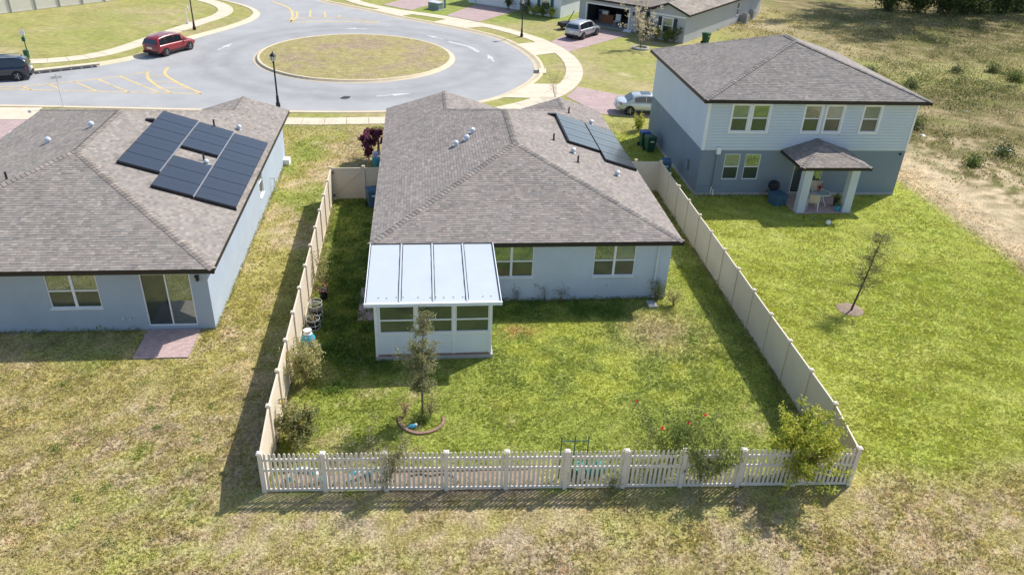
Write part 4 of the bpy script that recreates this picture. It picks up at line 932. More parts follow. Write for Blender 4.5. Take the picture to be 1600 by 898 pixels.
# ------------------------------------------------------------------ wheeled bins
def bin_(label, loc, rz, body, lid):
    t = thing('wheeled_bin', label, 'bin', loc, rz, 'wheeled household bins')
    MB().hexa([(-.24,-.27,.08),(.24,-.27,.08),(.24,.22,.08),(-.24,.22,.08),(-.30,-.36,1.0),(.30,-.36,1.0),(.30,.34,1.0),(-.30,.34,1.0)]).build('body', body, t)
    MB().hexa([(-.32,-.40,1.0),(.32,-.40,1.0),(.32,.38,1.0),(-.32,.38,1.0),(-.28,-.34,1.09),(.28,-.34,1.09),(.28,.34,1.07),(-.28,.34,1.07)]).build('lid', lid, t)
    MB().tube([(-.28,.42,.98),(.28,.42,.98)], .02, 6).build('handle', lid, t)
    for s in (-1,1): MB().tube([(s*.27,.24,.13),(s*.33,.24,.13)], .13, 14).build('wheel', 'rubber', t)
    MB().box(-.12,.12,-.36,-.335,.72,.80).build('sticker', 'white_plastic', t)
    return t
bin_('green wheeled bin with sticker beside the wall of the two storey house', (19.75,30.0,0), .1, 'bin_green', 'bin_green')
bin_('wheeled bin with bright blue lid behind the green bin', (19.6,30.95,0), .05, 'bin_green', 'bin_blue')
bin_('dark blue green bin just behind the right fence corner', (19.55,25.6,0), -.2, 'bin_slate', 'bin_slate')
bin_('slate blue bin tucked beside the gate under the middle house eave', (2.15,21.2,0), .3, 'bin_slate', 'bin_slate')
bin_('green bin standing at the corner of the house with the open garage', (34.2,62.6,0), .7, 'bin_green', 'bin_green')
# ------------------------------------------------------------------ houses across the street
def far_house(label, corner, ang, wallm, garage_open, shut):
    t = thing('bungalow', label, 'house', (*corner,0), ang, 'houses across the street')      # local: x runs left along the front (negative), y is depth
    def lw(o, ud, nd): return Wall(t, o, ud, nd)
    T = 2.75
    fb = lw((0,0,0), (1,0,0), (0,-1,0)); ob = [(-2.55,-1.45,.75,2.25)]; fb.wall(-4.1,0,0,T,ob,wallm); fb.window(*ob[0], trim=.09, rec=.03)
    for a in (-3.05,-1.32): fb.part('shutter', shut, [(a,a+.38,.003,.04,.72,2.3)])
    fb.part('wall_band', 'white_trim', [(-4.1,0,.002,.03,2.45,2.6)])
    fg = lw((0,1.1,0), (1,0,0), (0,-1,0)); og = [(-12.3,-7.1,.0,2.25)]; fg.wall(-13.3,-6.0,0,T,og,wallm,th=.2,back=not garage_open)
    fg.part('garage_frame', 'white_trim', [(-12.45,-12.3,-.1,.05,0,2.4),(-7.1,-6.95,-.1,.05,0,2.4),(-12.3,-7.1,-.1,.05,2.25,2.4)]); fg.part('wall_light', 'black_metal', [(-6.6,-6.45,0,.12,1.75,2.1)])
    if garage_open:
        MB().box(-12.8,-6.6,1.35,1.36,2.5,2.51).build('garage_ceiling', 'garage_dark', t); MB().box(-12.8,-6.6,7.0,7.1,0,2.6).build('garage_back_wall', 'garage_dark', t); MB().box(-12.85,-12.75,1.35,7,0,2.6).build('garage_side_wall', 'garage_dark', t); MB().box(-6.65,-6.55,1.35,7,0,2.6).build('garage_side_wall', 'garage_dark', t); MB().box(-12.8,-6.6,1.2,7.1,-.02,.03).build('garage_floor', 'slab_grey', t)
    else:
        for k in range(4): fg.part('garage_door_panel', 'white_trim', [(-12.3,-7.1,-.14,-.09,.02+k*.56,.55+k*.56)])
    lw((0,2.2,0), (1,0,0), (0,-1,0)).wall(-6.0,-4.1,0,T,[],wallm); MB().box(-5.5,-4.6,2.14,2.19,.05,2.15).build('front_door', 'shutter', t)
    lw((-4.1,0,0), (0,-1,0), (-1,0,0)).wall(-2.2,0,0,T,[],wallm); lw((-6.0,0,0), (0,1,0), (1,0,0)).wall(1.1,2.2,0,T,[],wallm)
    sw = lw((0,0,0), (0,1,0), (1,0,0)); os_ = [(14.5,15.3,.95,2.3)]; sw.wall(0,22.5,0,T,os_,wallm); sw.window(*os_[0])
    lw((-13.3,0,0), (0,-1,0), (-1,0,0)).wall(-22.5,-1.1,0,T,[],wallm); lw((0,22.5,0), (-1,0,0), (0,1,0)).wall(0,13.3,0,T,[],wallm)
    rs = [Rect(-13.75,.45,.65,22.95,2.9,(.36,.36,.36,.36)), Rect(-4.55,.45,-.35,8,2.9,(.36,.36,None,None))]
    r_ = build_roof(t, rs, ex=.30, tab=.6, tint=(1.05,1.02,.95))
    eaves(t, [((-13.75,.65),(-4.5,.65)),((.45,-.35),(.45,22.95)),((-13.75,22.95),(-13.75,.65))], 2.9)
    for s in (-1,1): MB().hexa([(-2.05+s*2.5,-.36,2.72),(-2.05+s*2.5,-.32,2.72),(-2.05,-.32,3.62),(-2.05,-.36,3.62),(-2.05+s*2.5,-.36,2.92),(-2.05+s*2.5,-.32,2.92),(-2.05,-.32,3.83),(-2.05,-.36,3.83)]).build('rake_board', 'fascia', t)
    MB().poly([(-4.1,0,T),(0,0,T),(-2.05,0,3.6)]).build('gable', wallm, t)
    MB().box(-13.7,.4,.7,22.9,2.72,2.73).build('soffit', 'white_trim', t)
    for x, y in ((-5,14),(-9,16)): roof_vent(t, x, y, 2.9+.36*min(.45-x, x+13.75)-.02)
    return t
gh = far_house('grey bungalow with open cluttered garage beside the silver SUV', (31.72,62.25), math.radians(-41), 'stucco_grey', True, 'shutter')
far_house('white house with closed garage door and teal shutters at the top edge', (20.7,74.2), math.radians(-36), 'white_metal', False, 'shutter_teal')
def local(corner, ang, x, y): c, s = math.cos(ang), math.sin(ang); return (corner[0]+x*c-y*s, corner[1]+x*s+y*c)
GA = math.radians(-41); gl = lambda x, y: local((31.72,62.25), GA, x, y)
def clutter(name, label, cat, x, y, z, mbs):
    p = gl(x, y); t = thing(name, label, cat, (*p, z), GA+random.uniform(-.2,.2))
    for nm, mb, m in mbs: mb.build(nm, m, t)
clutter('workbench', 'brown wooden workbench inside the open garage', 'workbench', -10.9, 3.4, .03, [('top', MB().box(-.9,.9,-.35,.35,.85,.92), 'wood'), ('cabinet', MB().box(-.85,.85,-.3,.3,0,.85), 'wood'), ('box', MB().box(-.6,.1,-.2,.2,.92,1.3), 'white_plastic')])
clutter('storage_box', 'blue storage box on the left inside the open garage', 'box', -11.9, 4.2, .03, [('body', MB().box(-.4,.4,-.3,.3,0,1.1), 'blue_plastic'), ('lid', MB().box(-.43,.43,-.33,.33,1.1,1.18), 'white_plastic')])
clutter('folded_chair', 'white garden chair among the clutter in the open garage', 'chair', -9.4, 3.0, .03, [('seat', MB().box(-.3,.3,-.3,.3,.42,.48), 'white_plastic'), ('backrest', MB().box(-.3,.3,.24,.3,.48,1.15), 'white_plastic'), ('leg', MB().box(-.3,-.25,-.3,-.25,0,.42), 'white_plastic'), ('leg', MB().box(.25,.3,-.3,-.25,0,.42), 'white_plastic'), ('leg', MB().box(.25,.3,.25,.3,0,.42), 'white_plastic'), ('leg', MB().box(-.3,-.25,.25,.3,0,.42), 'white_plastic')])
clutter('cabinet', 'tall pale cabinet deep inside the open garage', 'cabinet', -8.3, 5.6, .03, [('body', MB().box(-.5,.5,-.3,.3,0,1.7), 'tan_fabric'), ('door', MB().box(-.47,.47,-.33,-.3,.1,1.65), 'white_plastic')])
clutter('step_mat', 'white step beside the right jamb of the open garage', 'step', -6.9, .75, .02, [('tread', MB().box(-.45,.45,-.2,.2,0,.12), 'white_plastic'), ('riser', MB().box(-.4,.4,.05,.2,.12,.22), 'white_plastic')])
for (x, y), lab in zip(((42.6,74.0),(44.4,76.6)), ('dark air conditioner by the bungalow side wall, nearer of two', 'dark air conditioner by the bungalow side wall, farther of two')):
    t = thing('air_conditioner', lab, 'air conditioner', (x,y,0), GA, 'air conditioners'); MB().box(-.45,.45,-.45,.45,.08,.95).build('casing', 'post_grey', t); MB().lathe([(.38,.95),(.40,.98),(.1,.99)], 16).build('fan_grille', 'black_metal', t); MB().box(-.55,.55,-.55,.55,0,.08).build('pad', 'slab_grey', t)
trl = thing('hand_trailer', 'small black utility trailer with raised pole by the silver SUV', 'trailer', (20.4,68.3,0), .6)
MB().box(-.8,.8,-.5,.5,.35,.75).build('bed', 'black_metal', trl); MB().bar((.2,0,.7),(1.4,.3,1.7),.06).build('pole', 'black_metal', trl)
for s in (-1,1): MB().tube([(0,s*.52,.28),(0,s*.66,.28)], .28, 14).build('wheel', 'rubber', trl)
# ------------------------------------------------------------------ vegetation
def leaf_mesh(name, C, size, cols, up=.3, aspect=2.2, jit=.25):      # one folded leaf per centre
    C = np.asarray(C, float); n = len(C); size = np.broadcast_to(np.asarray(size, float), (n,))*RNG.uniform(.6,1.3,n)
    d = RNG.normal(size=(n,3)); d[:,2] += up; d /= np.linalg.norm(d,axis=1)[:,None]
    s = np.cross(d, RNG.normal(size=(n,3))); s /= np.linalg.norm(s,axis=1)[:,None]+1e-9; nn = np.cross(d, s)
    L = size[:,None]; Wd = L/aspect
    V = np.stack([C-d*L*.5, C+s*Wd*.5+nn*Wd*.15, C+d*L*.5, C-s*Wd*.5+nn*Wd*.15], 1).reshape(-1,3)
    F = np.arange(4*n).reshape(n,4); F = np.concatenate([F[:,[0,1,2]], F[:,[0,2,3]]])
    cols = np.asarray(cols, float)*1.55; cc = cols[RNG.integers(0,len(cols),n)]*RNG.uniform(1-jit,1+jit,(n,1))
    return np_mesh(name, V, F, np.repeat(cc, 4, 0))
def branches(mb, p, d, L, r, depth, ends, spread=.7, kids=3, bend=.15, segs=3):
    p = Vector(p); d = Vector(d).normalized(); pts = [p.copy()]; rad = [r]
    for k in range(segs):
        d = (d+Vector((random.gauss(0,bend),random.gauss(0,bend),random.gauss(0,bend)*.6))).normalized(); p = p+d*L/segs; pts.append(p.copy()); rad.append(r*(1-.55*(k+1)/segs))
    mb.tube(pts, rad, 5 if r < .03 else 7)
    for q in pts[1:]: ends.append((q.copy(), d.copy(), depth))
    if depth > 0:
        for k in range(kids):
            b = pts[random.randrange(1, len(pts))]; nd = (d+Vector((random.gauss(0,spread),random.gauss(0,spread),random.gauss(0,spread)*.7+.1))).normalized()
            branches(mb, b, nd, L*random.uniform(.5,.8), r*.5, depth-1, ends, spread, kids, bend, segs)
def shrub(name, label, cat, loc, h, r, stems, nleaf, size, cols, group=None, flowers=None, kids=3, up=.4, stem_m='bark', leafspread=.062, depth=1, part='leaves', lean=(0,0)):
    t = thing(name, label, cat, loc, 0, group); mb = MB(); ends = []
    for k in range(stems):
        a = random.uniform(0,6.28); q = random.uniform(.15,1)*r/h
        branches(mb, (random.uniform(-.08,.08)*r, random.uniform(-.08,.08)*r, 0), (math.cos(a)*q+lean[0], math.sin(a)*q+lean[1], 1), h*random.uniform(.65,.95), .008+h*.003, depth, ends, .6, kids)
    mb.build('stems', stem_m, t)
    E = np.array([e[0] for e in ends]); w_ = np.clip(E[:,2], .15*h, None); idx = RNG.choice(len(E), nleaf, p=w_/w_.sum())
    C = E[idx]+RNG.normal(size=(nleaf,3))*leafspread*(1+h*.2); C[:,2] = np.clip(C[:,2], .04, None)
    link(part, leaf_mesh(part, C, size, cols, up), 'leaf', t)
    if flowers:
        nf, fs, fc = flowers; ii = np.argsort(-E[:,2])[:max(nf*2,6)]; ii = RNG.choice(ii, nf)
        
        for e_ in E[ii]: link('flower', leaf_mesh('flower', e_+RNG.normal(size=(16,3))*fs*.28, fs, fc, .2, 1.3), 'leaf', t)
    return t
GRN = [A3(.10,.14,.03),A3(.14,.18,.035),A3(.075,.11,.03),A3(.19,.21,.055)]
YEL = [A3(.30,.30,.04),A3(.23,.26,.035),A3(.12,.16,.025),A3(.36,.33,.07)]
PALE = [A3(.24,.24,.10),A3(.33,.30,.15),A3(.15,.17,.06),A3(.30,.22,.13)]
DRY = [A3(.20,.17,.075),A3(.30,.245,.135),A3(.13,.13,.045),A3(.25,.22,.12)]
DARK = [A3(.05,.075,.022),A3(.08,.10,.03),A3(.035,.055,.018),A3(.11,.12,.04)]
REDF = [A3(.55,.03,.05),A3(.65,.08,.08)]
# young tree in the yard with its ring of bricks
t = thing('young_tree', 'slender young tree with sparse dry olive leaves in a brick ring before the sunroom', 'tree', (4.75,3.2,0))
mb = MB(); ends = []; tr = [(0,0,-.05),(.02,.0,.7),(.0,.02,1.5),(.05,.04,2.6),(.09,.02,3.6),(.14,0,4.25)]
mb.tube(tr, [.05,.04,.035,.028,.018,.008], 8); mb.build('trunk', 'bark', t); mb = MB()
for k in range(70):
    z = random.uniform(1.05,4.2); a = random.uniform(0,6.28); L = (.20+.24*math.exp(-((z-2.4)/1.1)**2))*random.uniform(.6,1.25)
    branches(mb, (np.interp(z,[0,2.6,4.25],[0,.05,.14]),.02,z), (math.cos(a),math.sin(a),random.uniform(-.25,.7)), L, .010, 1, ends, .7, 3)
mb.build('branches', 'bark', t); E = np.array([e[0] for e in ends]); wz = np.where(E[:,2] > 3.5, .5, 1.)*np.where(E[:,2] < 2.9, 1.5, 1.0); C = E[RNG.choice(len(E), 9000, p=wz/wz.sum())]+RNG.normal(size=(9000,3))*.05
link('leaves', leaf_mesh('leaves', C, .07, [A3(.19,.18,.085),A3(.27,.24,.14),A3(.12,.14,.05),A3(.16,.18,.075)]), 'leaf', t)
ring = wthing('brick_ring', 'ring of reddish bricks around the foot of the young tree', 'edging', (4.72,3.0,0))
bk = MB().box(-.11,.11,-.05,.05,-.04,.075).mesh('brick')
for k in range(13):
    a = math.radians(178+178*k/12); o = link('brick', bk, 'brick_red', ring); o.location = (4.74+.76*math.cos(a), 3.12+.72*math.sin(a), random.uniform(-.012,.012)); o.rotation_euler = (random.uniform(-.06,.06),random.uniform(-.06,.06),a+math.pi/2+random.uniform(-.06,.06))
shrub('ground_plant', 'low green plants growing inside the brick ring', 'plant', (4.75,3.1,0), .32, .6, 26, 900, .07, GRN, kids=2)
shrub('clay_plant', 'small reddish dried plant at the left of the brick ring', 'plant', (4.15,3.35,0), .5, .2, 8, 220, .07, [A3(.35,.2,.16),A3(.28,.17,.12)])
gn = thing('garden_ornament', 'small pale blue ornament lying in the brick ring', 'ornament', (4.42,2.72,0), .2); MB().tube([(-.16,0,.07),(-.05,0,.08),(.1,0,.08),(.17,0,.06)], [.03,.08,.07,.02], 10).build('body', 'pot_blue', gn); MB().lathe([(.05,.06),(.045,.14),(.0,.16)], 8, (.12,0,.02)).build('head', 'white_plastic', gn)
gs_ = shrub('flower_clump', 'tall dry flower stalks right of the young tree trunk', 'plant', (5.05,3.3,0), .7, .25, 12, 260, .06, DRY)
# leaning bare tree on the right lawn
struct('mulch_bed', MB().lathe([(.60,-.02),(.57,.02),(.4,.05),(.0,.07)], 26, (23.65,9.75,0)), 'mulch')
t = thing('young_tree', 'leaning leafless young tree in a round mulch bed on the right lawn', 'tree', (23.62,9.62,0))
mb = MB(); pts = [(0,0,-.05),(.10,.05,.45),(.26,.13,1.15),(.46,.27,1.95),(.64,.40,2.75),(.80,.52,3.45)]; mb.tube(pts, [.055,.042,.034,.026,.018,.007], 8)
mb.tube([(0,0,0),(-.22,-.22,.05)], [.045,.015], 6); mb.tube([(.15,.07,.6),(.32,.08,.85),(.38,.1,1.1)], [.02,.014,.008], 6); mb.build('trunk', 'bark_dark', t); mb = MB(); ends = []
for k in range(120):
    s = random.uniform(.32,1); P0 = [np.interp(s,[0,.15,.35,.56,.78,1],[p[i] for p in pts]) for i in range(3)]; a = random.uniform(0,6.28)
    branches(mb, P0, (math.cos(a),math.sin(a),random.uniform(-.1,.6)), random.uniform(.25,.72)*(1.25-.5*s), .008, 1, ends, .6, 3)
mb.build('branches', 'bark_dark', t); E = np.array([e[0] for e in ends]); C = E[RNG.choice(len(E), 2800)]+RNG.normal(size=(2800,3))*.07; link('leaves', leaf_mesh('leaves', C, .055, [A3(.10,.10,.06),A3(.15,.14,.09),A3(.08,.095,.045)]), 'leaf', t)
# shrubs along the fences
shrub('shrub', 'pale leafy shrub with reddish tips against the left fence beside the sunroom', 'shrub', (.58,5.4,0), 1.25, .5, 16, 4600, .10, [A3(.30,.30,.11),A3(.38,.35,.16),A3(.20,.22,.07),A3(.34,.25,.15)], depth=1)
shrub('shrub', 'bushy shrub with small yellow flowers in the near left corner of the yard', 'shrub', (.75,2.1,0), 1.0, .75, 22, 6500, .10, [A3(.13,.15,.045),A3(.19,.19,.07),A3(.09,.11,.035),A3(.24,.21,.10)], flowers=(7,.06,[A3(.7,.5,.03),A3(.6,.35,.03)]))
shrub('tall_weed', 'tall pale green weed by the left fence behind the black pots', 'plant', (.42,12.6,0), 1.15, .35, 10, 520, .09, PALE)
shrub('shrub', 'rounded yellow green shrub spilling over the picket fence at its right end', 'shrub', (16.55,-.45,0), 1.8, .72, 28, 11000, .115, [c_*1.15 for c_ in YEL], leafspread=.065, depth=1, up=.1)
shrub('rose_bush', 'straggly rose bush with red blooms behind the picket fence', 'shrub', (12.75,.25,0), 1.75, .75, 14, 3600, .085, GRN, flowers=(3,.075,REDF), leafspread=.08)
shrub('rose_bush', 'thin thorny climber with a red bloom on the picket fence post', 'shrub', (11.25,-.25,0), 1.5, .35, 6, 260, .06, DRY, flowers=(1,.07,REDF))
shrub('shrub', 'green bush growing through the pickets right of the red roses', 'shrub', (13.55,-.45,0), 1.6, .62, 15, 4300, .095, [A3(.15,.19,.045),A3(.20,.23,.06),A3(.11,.14,.035),A3(.26,.26,.09)], leafspread=.06)
shrub('vine', 'wiry vine climbing over the picket fence post nearest the left end', 'vine', (3.55,-.18,0), 1.62, .75, 5, 1900, .07, [A3(.16,.16,.07),A3(.24,.21,.13),A3(.10,.11,.045)], kids=4)
shrub('small_weed', 'small dark weed at the foot of the picket fence below the red roses', 'plant', (10.55,-.65,0), .4, .2, 8, 160, .07, GRN)
for x, h, lab in ((8.9,.55,'leftmost of the thin weeds against the middle house back wall'),(10.1,.85,'middle one of the thin weeds against the middle house back wall'),(10.75,.8,'rightmost of the thin weeds against the middle house back wall')):
    shrub('thin_weed', lab, 'plant', (x,10.82,0), h, .15, 4, 70, .07, DARK, 'weeds against the back wall')
shrub('weed_clump', 'dark weed clump at the foot of the downspout', 'plant', (15.05,10.7,0), .75, .3, 12, 520, .08, DARK)
shrub('weed_clump', 'pale weeds at the back right corner of the middle house', 'plant', (15.75,10.35,0), .7, .45, 12, 420, .08, PALE)
def cover(name, label, spots, h, r, nl, size, cols):      # uncountable low ground cover in one mesh
    C = []
    for x, y in spots:
        k = random.uniform(.6,1.3); q = RNG.normal(size=(nl,3))*np.array((r*k*.5,r*k*.5,0)); q[:,2] = np.abs(RNG.normal(size=nl))*h*k*.5+.02; C.append(q+np.array((x,y,0)))
    o = link(name, leaf_mesh(name, np.concatenate(C), size, cols, .6), 'leaf'); tag(o, label, 'weeds', kind='stuff')
def rspots(n, x0, x1, y0, y1): return [(random.uniform(x0,x1), random.uniform(y0,y1)) for _ in range(n)]
cover('fence_weeds', 'small pale weeds in the shade strip along the right fence', [(17.5+random.gauss(0,.3)-(.5 if y < 9 else 0), y) for y in np.linspace(-.2,21,34)], .55, .22, 60, .075, [A3(.20,.23,.07),A3(.14,.18,.05)])
cover('broad_weeds', 'broad leaved weeds in the lush grass left of the sunroom', rspots(40,.8,2.7,4.8,16), .22, .4, 90, .10, [A3(.06,.12,.022),A3(.10,.16,.03),A3(.14,.19,.04)])
cover('yard_weeds', 'small leafy weeds along the back wall of the middle house', rspots(30,7.6,13.5,9.4,10.8), .25, .4, 70, .085, [A3(.07,.13,.025),A3(.11,.17,.03)])
cover('lawn_weeds', 'low green weed tufts in the dry grass at the lower left', rspots(26,-13,-1.6,-2.5,7.0), .10, .3, 60, .075, [A3(.10,.16,.03),A3(.14,.19,.04)])
edge = [(-.1+random.gauss(0,.06), y) for y in np.arange(.2,22,.16)]+[(.12+random.gauss(0,.06), y) for y in np.arange(.2,22,.2)]+[(18.2+.0087*y+random.gauss(0,.07)+random.choice((-.15,.22)), y) for y in np.arange(-.5,23,.12)]+[(x,.12-.0438*x+abs(random.gauss(0,.09))) for x in np.arange(.1,18.2,.16)]+[(x,9.2+random.gauss(0,.05)) for x in np.arange(-14,-6.2,.2)]+[(-3.4+random.gauss(0,.04),y) for y in np.arange(9.3,28,.25)]+[(x,22.5+random.gauss(0,.06)) for x in np.arange(20.6,25,.2)]+[(x,10.95+random.gauss(0,.06)) for x in np.arange(7.6,15.5,.15)]
cover('edge_grass', 'longer untrimmed grass along the fences and wall feet', edge, .16, .12, 16, .085, [A3(.15,.17,.04),A3(.20,.19,.06),A3(.10,.14,.03),A3(.26,.22,.11)])
cover('scrub_cover', 'tangled low dark scrub over the rough ground at the right', [(random.gauss(52,9), random.gauss(44,6)) for _ in range(130)]+rspots(60,55,90,58,80), .55, 1.3, 150, .15, [*DARK,A3(.12,.15,.035),A3(.17,.15,.07)])
cover('dry_tufts', 'low dry brown tufts over the rough ground at the right', rspots(1500,37,92,24,82), .35, 1.1, 60, .17, [A3(.24,.20,.09),A3(.33,.27,.15),A3(.17,.16,.06),A3(.12,.14,.04)])
# plants by the house front
shrub('cordyline', 'purple leaved cordyline beside the front corner of the middle house', 'shrub', (1.55,28.3,0), 1.9, .45, 8, 750, .32, [A3(.14,.035,.07),A3(.22,.07,.11),A3(.08,.03,.045)], depth=0, up=.5)
shrub('cordyline', 'smaller purple cordyline half hidden by the middle house eave', 'shrub', (2.55,28.6,0), 1.9, .3, 5, 380, .32, [A3(.14,.035,.07),A3(.22,.07,.11)], depth=0, up=.5)
pm = thing('palm', 'small feathery palm behind the purple cordyline', 'palm', (2.1,29.2,0)); MB().tube([(0,0,0),(0,.02,1.5)], [.09,.06], 8).build('trunk', 'bark', pm); C = []
for k in range(14):
    a = 2*math.pi*k/14; 
    for s in np.linspace(.05,1,16): C.append((math.cos(a)*s*.75, math.sin(a)*s*.75, 1.5+.75*s-.85*s*s))
link('fronds', leaf_mesh('fronds', np.repeat(np.array(C),2,0), .24, [A3(.17,.19,.04),A3(.22,.21,.05),A3(.10,.13,.03)], 0., 6), 'leaf', pm)
po = thing('flower_pot', 'pale blue pot with white blooms under the purple cordyline', 'pot', (2.05,27.3,0)); MB().lathe([(.16,0),(.24,.3),(.26,.5),(.2,.52)], 14).build('pot', 'pot_blue', po); link('blooms', leaf_mesh('blooms', RNG.normal(size=(260,3))*.09+np.array((0,0,.75)), .12, [A3(.6,.6,.68),A3(.35,.36,.5)]), 'leaf', po)
shrub('shrub', 'yellow green clipped bush at the far corner of the two storey house', 'shrub', (20.05,34.2,0), .85, .4, 16, 1300, .12, YEL)
shrub('young_tree', 'bare twiggy sapling behind the right roof peak of the middle house', 'tree', (15.3,42.2,0), 1.7, .5, 5, 160, .09, DRY, depth=2)
t = shrub('young_tree', 'small pale crowned tree in a stone ring in front of the bungalow', 'tree', (26.55,59.6,0), 3.9, .55, 7, 1700, .16, [A3(.42,.36,.26),A3(.34,.29,.19),A3(.5,.44,.34)], depth=1, leafspread=.06, stem_m='bark')
MB().ring((0,0,.08), .75, .11, 18, 6).build('stone_ring', 'slab_grey', t)
def row(pts, base, spec):
    for (x, y, h, r, cols, lab) in spec:
        p = local(base[0], base[1], x, y); shrub('shrub', lab, 'shrub', (*p,0), h, r, 10, 520, .18, cols, 'shrubs before the far houses')
row(None, ((31.72,62.25), GA), [(-3.6,-.8,1.5,.4,DARK,'tall dark shrub left of the bungalow window'),(-2.7,-.8,1.0,.45,YEL,'low yellow green shrub under the bungalow window'),(-1.6,-.8,.9,.4,GRN,'low green shrub below the right side of the bungalow window'),(-.7,-.8,1.3,.4,DARK,'dark shrub at the right corner of the bungalow front')])
row(None, ((20.7,74.2), math.radians(-36)), [(-3.9,-.8,1.3,.4,DARK,'dark shrub left of the white house window'),(-3.0,-.8,1.0,.5,YEL,'bright yellow green shrub under the white house window'),(-1.9,-.8,1.1,.4,GRN,'green shrub right of the white house window'),(-.7,-.8,.9,.5,YEL,'yellow green shrub at the right corner of the white house'),(-7.1,.3,1.2,.3,DARK,'small dark potted conifer beside the white garage door')])
# rough ground: scrub and litter
ORD = ('nearest','second nearest','third nearest','fourth nearest','fifth nearest','sixth nearest','seventh nearest','eighth nearest','ninth nearest','tenth nearest','eleventh nearest','twelfth nearest','thirteenth nearest','farthest')
spots = [(random.uniform(45,66), random.uniform(38,55)) for _ in range(10)]+[(random.uniform(40,54), random.uniform(27,38)) for _ in range(4)]
for k, (x, y) in enumerate(sorted(spots, key=lambda p: math.dist(p, (33,22.6)))):
    q = random.uniform(.5,1.2)
    shrub('scrub_bush', 'low dark scrub bush in the rough ground, %s to the two storey house' % ORD[k], 'shrub', (x,y,0), .55*q, 1.0*q, 13, 900, .15, DARK if k % 3 else [*DARK,A3(.14,.2,.03),A3(.17,.2,.04)], 'scrub bushes', kids=2, leafspread=.25)
def litter(name, label, loc, sx, sy, h, m='white_plastic'):
    V = []; n = 9
    for j in range(n):
        for i in range(n):
            u, v = i/(n-1)*2-1, j/(n-1)*2-1; e = max(0, 1-u*u)*max(0, 1-v*v); V.append((u*sx*(1+.15*random.uniform(-1,1)), v*sy*(1+.15*random.uniform(-1,1)), h*e*random.uniform(.5,1.2)+.0))
    F = [(j*n+i, j*n+i+1, (j+1)*n+i+1, (j+1)*n+i) for j in range(n-1) for i in range(n-1)]
    o = link(name, np_mesh(name, np.array(V), np.array(F)), m); o.location = loc; o.rotation_euler[2] = random.uniform(0,3); tag(o, label, 'litter'); return o
litter('plastic_sheet', 'crumpled white plastic sheet on the rough ground at the right edge', (45.4,30.5,.01), .55, .25, .2)
for i, (x, y, lab) in enumerate(((41.2,33.5,'white scrap of litter nearest the two storey house corner'),(48.5,39.5,'white scrap of litter among the scrub bushes'),(47.3,33.2,'white scrap of litter beyond the crumpled plastic sheet'))): litter('litter_scrap', lab, (x,y,.01), .2, .12, .08)
litter('paper_scrap', 'white scrap lying on the lawn at the far left', (-21.3,33.2,.01), .35, .2, .05)
# dark trees beyond the field
def big_tree(label, loc, h, r, n, cols=DARK):
    t = thing('broadleaf_tree', label, 'tree', loc, 0, 'trees beyond the field'); mb = MB(); ends = []
    mb.tube([(0,0,-.2),(.1,0,h*.25),(0,.1,h*.5),(.1,.1,h*.8)], [.26,.2,.15,.06], 9)
    for k in range(16):
        z = h*random.uniform(.10,.8); a = random.uniform(0,6.28); branches(mb, (0,0,z), (math.cos(a),math.sin(a),random.uniform(.1,.8)), r*random.uniform(.7,1.05), .09, 2, ends, .55, 3)
    mb.build('trunk', 'bark_dark', t); E = np.array([e[0] for e in ends]); idx = RNG.integers(0,len(E),n); C = E[idx]+RNG.normal(size=(n,3))*.38; C[:,2] = np.clip(C[:,2], .4, None)
    link('crown', leaf_mesh('crown', C, .34, cols, .2, 1.8), 'leaf', t)
for x, y, h, r, lab in ((67,86,22,5,'leftmost dark tree at the top right edge'),(73,83.5,28,6,'second dark tree from the left at the top right edge'),(79,85,29,6,'third dark tree from the left at the top right edge'),(86,88,21,5,'dark tree right of the third one at the top right edge'),(94,91,18,5,'rightmost dark tree at the top right edge')): big_tree(lab, (x,y,0), h, r, 15000)
for (x, y), o_ in zip(((66.5,84.6),(70,83.6),(73,82.0),(76,83.0),(79,83.4),(82.5,84.5),(86,86.2),(90,87.6),(94.5,89.2)), ('leftmost','second from the left','third from the left','fourth from the left','fifth from the left','fourth from the right','third from the right','second from the right','rightmost')):
    shrub('thicket_bush', 'dense dark bush under the far trees at the top right, '+o_, 'shrub', (x,y,0), 2.3, 2.0, 22, 2600, .34, DARK, 'bushes under the far trees', leafspread=.35)
# ------------------------------------------------------------------ things in the yard
ed = wthing('brick_edging', 'row of reddish bricks edging the bed behind the picket fence', 'edging', (6,.6,0))
for k in range(19):
    x = 3.95+.225*k; o = link('brick', bk, 'brick_red', ed); o.location = (x, .78-.03*x+random.uniform(-.015,.015), random.uniform(-.012,.012)); o.rotation_euler = (random.uniform(-.08,.08),random.uniform(-.08,.08),-.03+random.uniform(-.08,.08))
for k in range(6):
    o = link('brick', bk, 'brick_red', ed); o.location = (.55+.23*k, .8-.02*k, 0); o.rotation_euler = (0,0,random.uniform(-.1,.1))
struct('soil_bed', MB().prism([(.35,-.0+.06),(8.4,-.3),(8.35,.45),(3.8,.58),(.35,.72)], -.03, .012), 'mulch')
def arch(label, x, y, R, a):
    t = thing('tyre_arch', label, 'garden edging', (x,y,.02), a, 'turquoise painted arches')
    for k in range(7):
        a0 = math.pi*k/7; mb = MB(); mb.ring((0,0,0), R, .075, 4, 8, 0, a0, a0+math.pi/7, True); mb.build('band', 'turquoise' if k % 2 == 0 else 'white_plastic', t)
arch('large turquoise and white striped arch behind the picket fence, farthest left', 1.15, .35, .50, -.1); arch('turquoise and white striped arch left of the fence vine', 2.75, .38, .30, .5); arch('turquoise and white striped arch right behind the fence vine', 3.4, .40, .30, -.5)
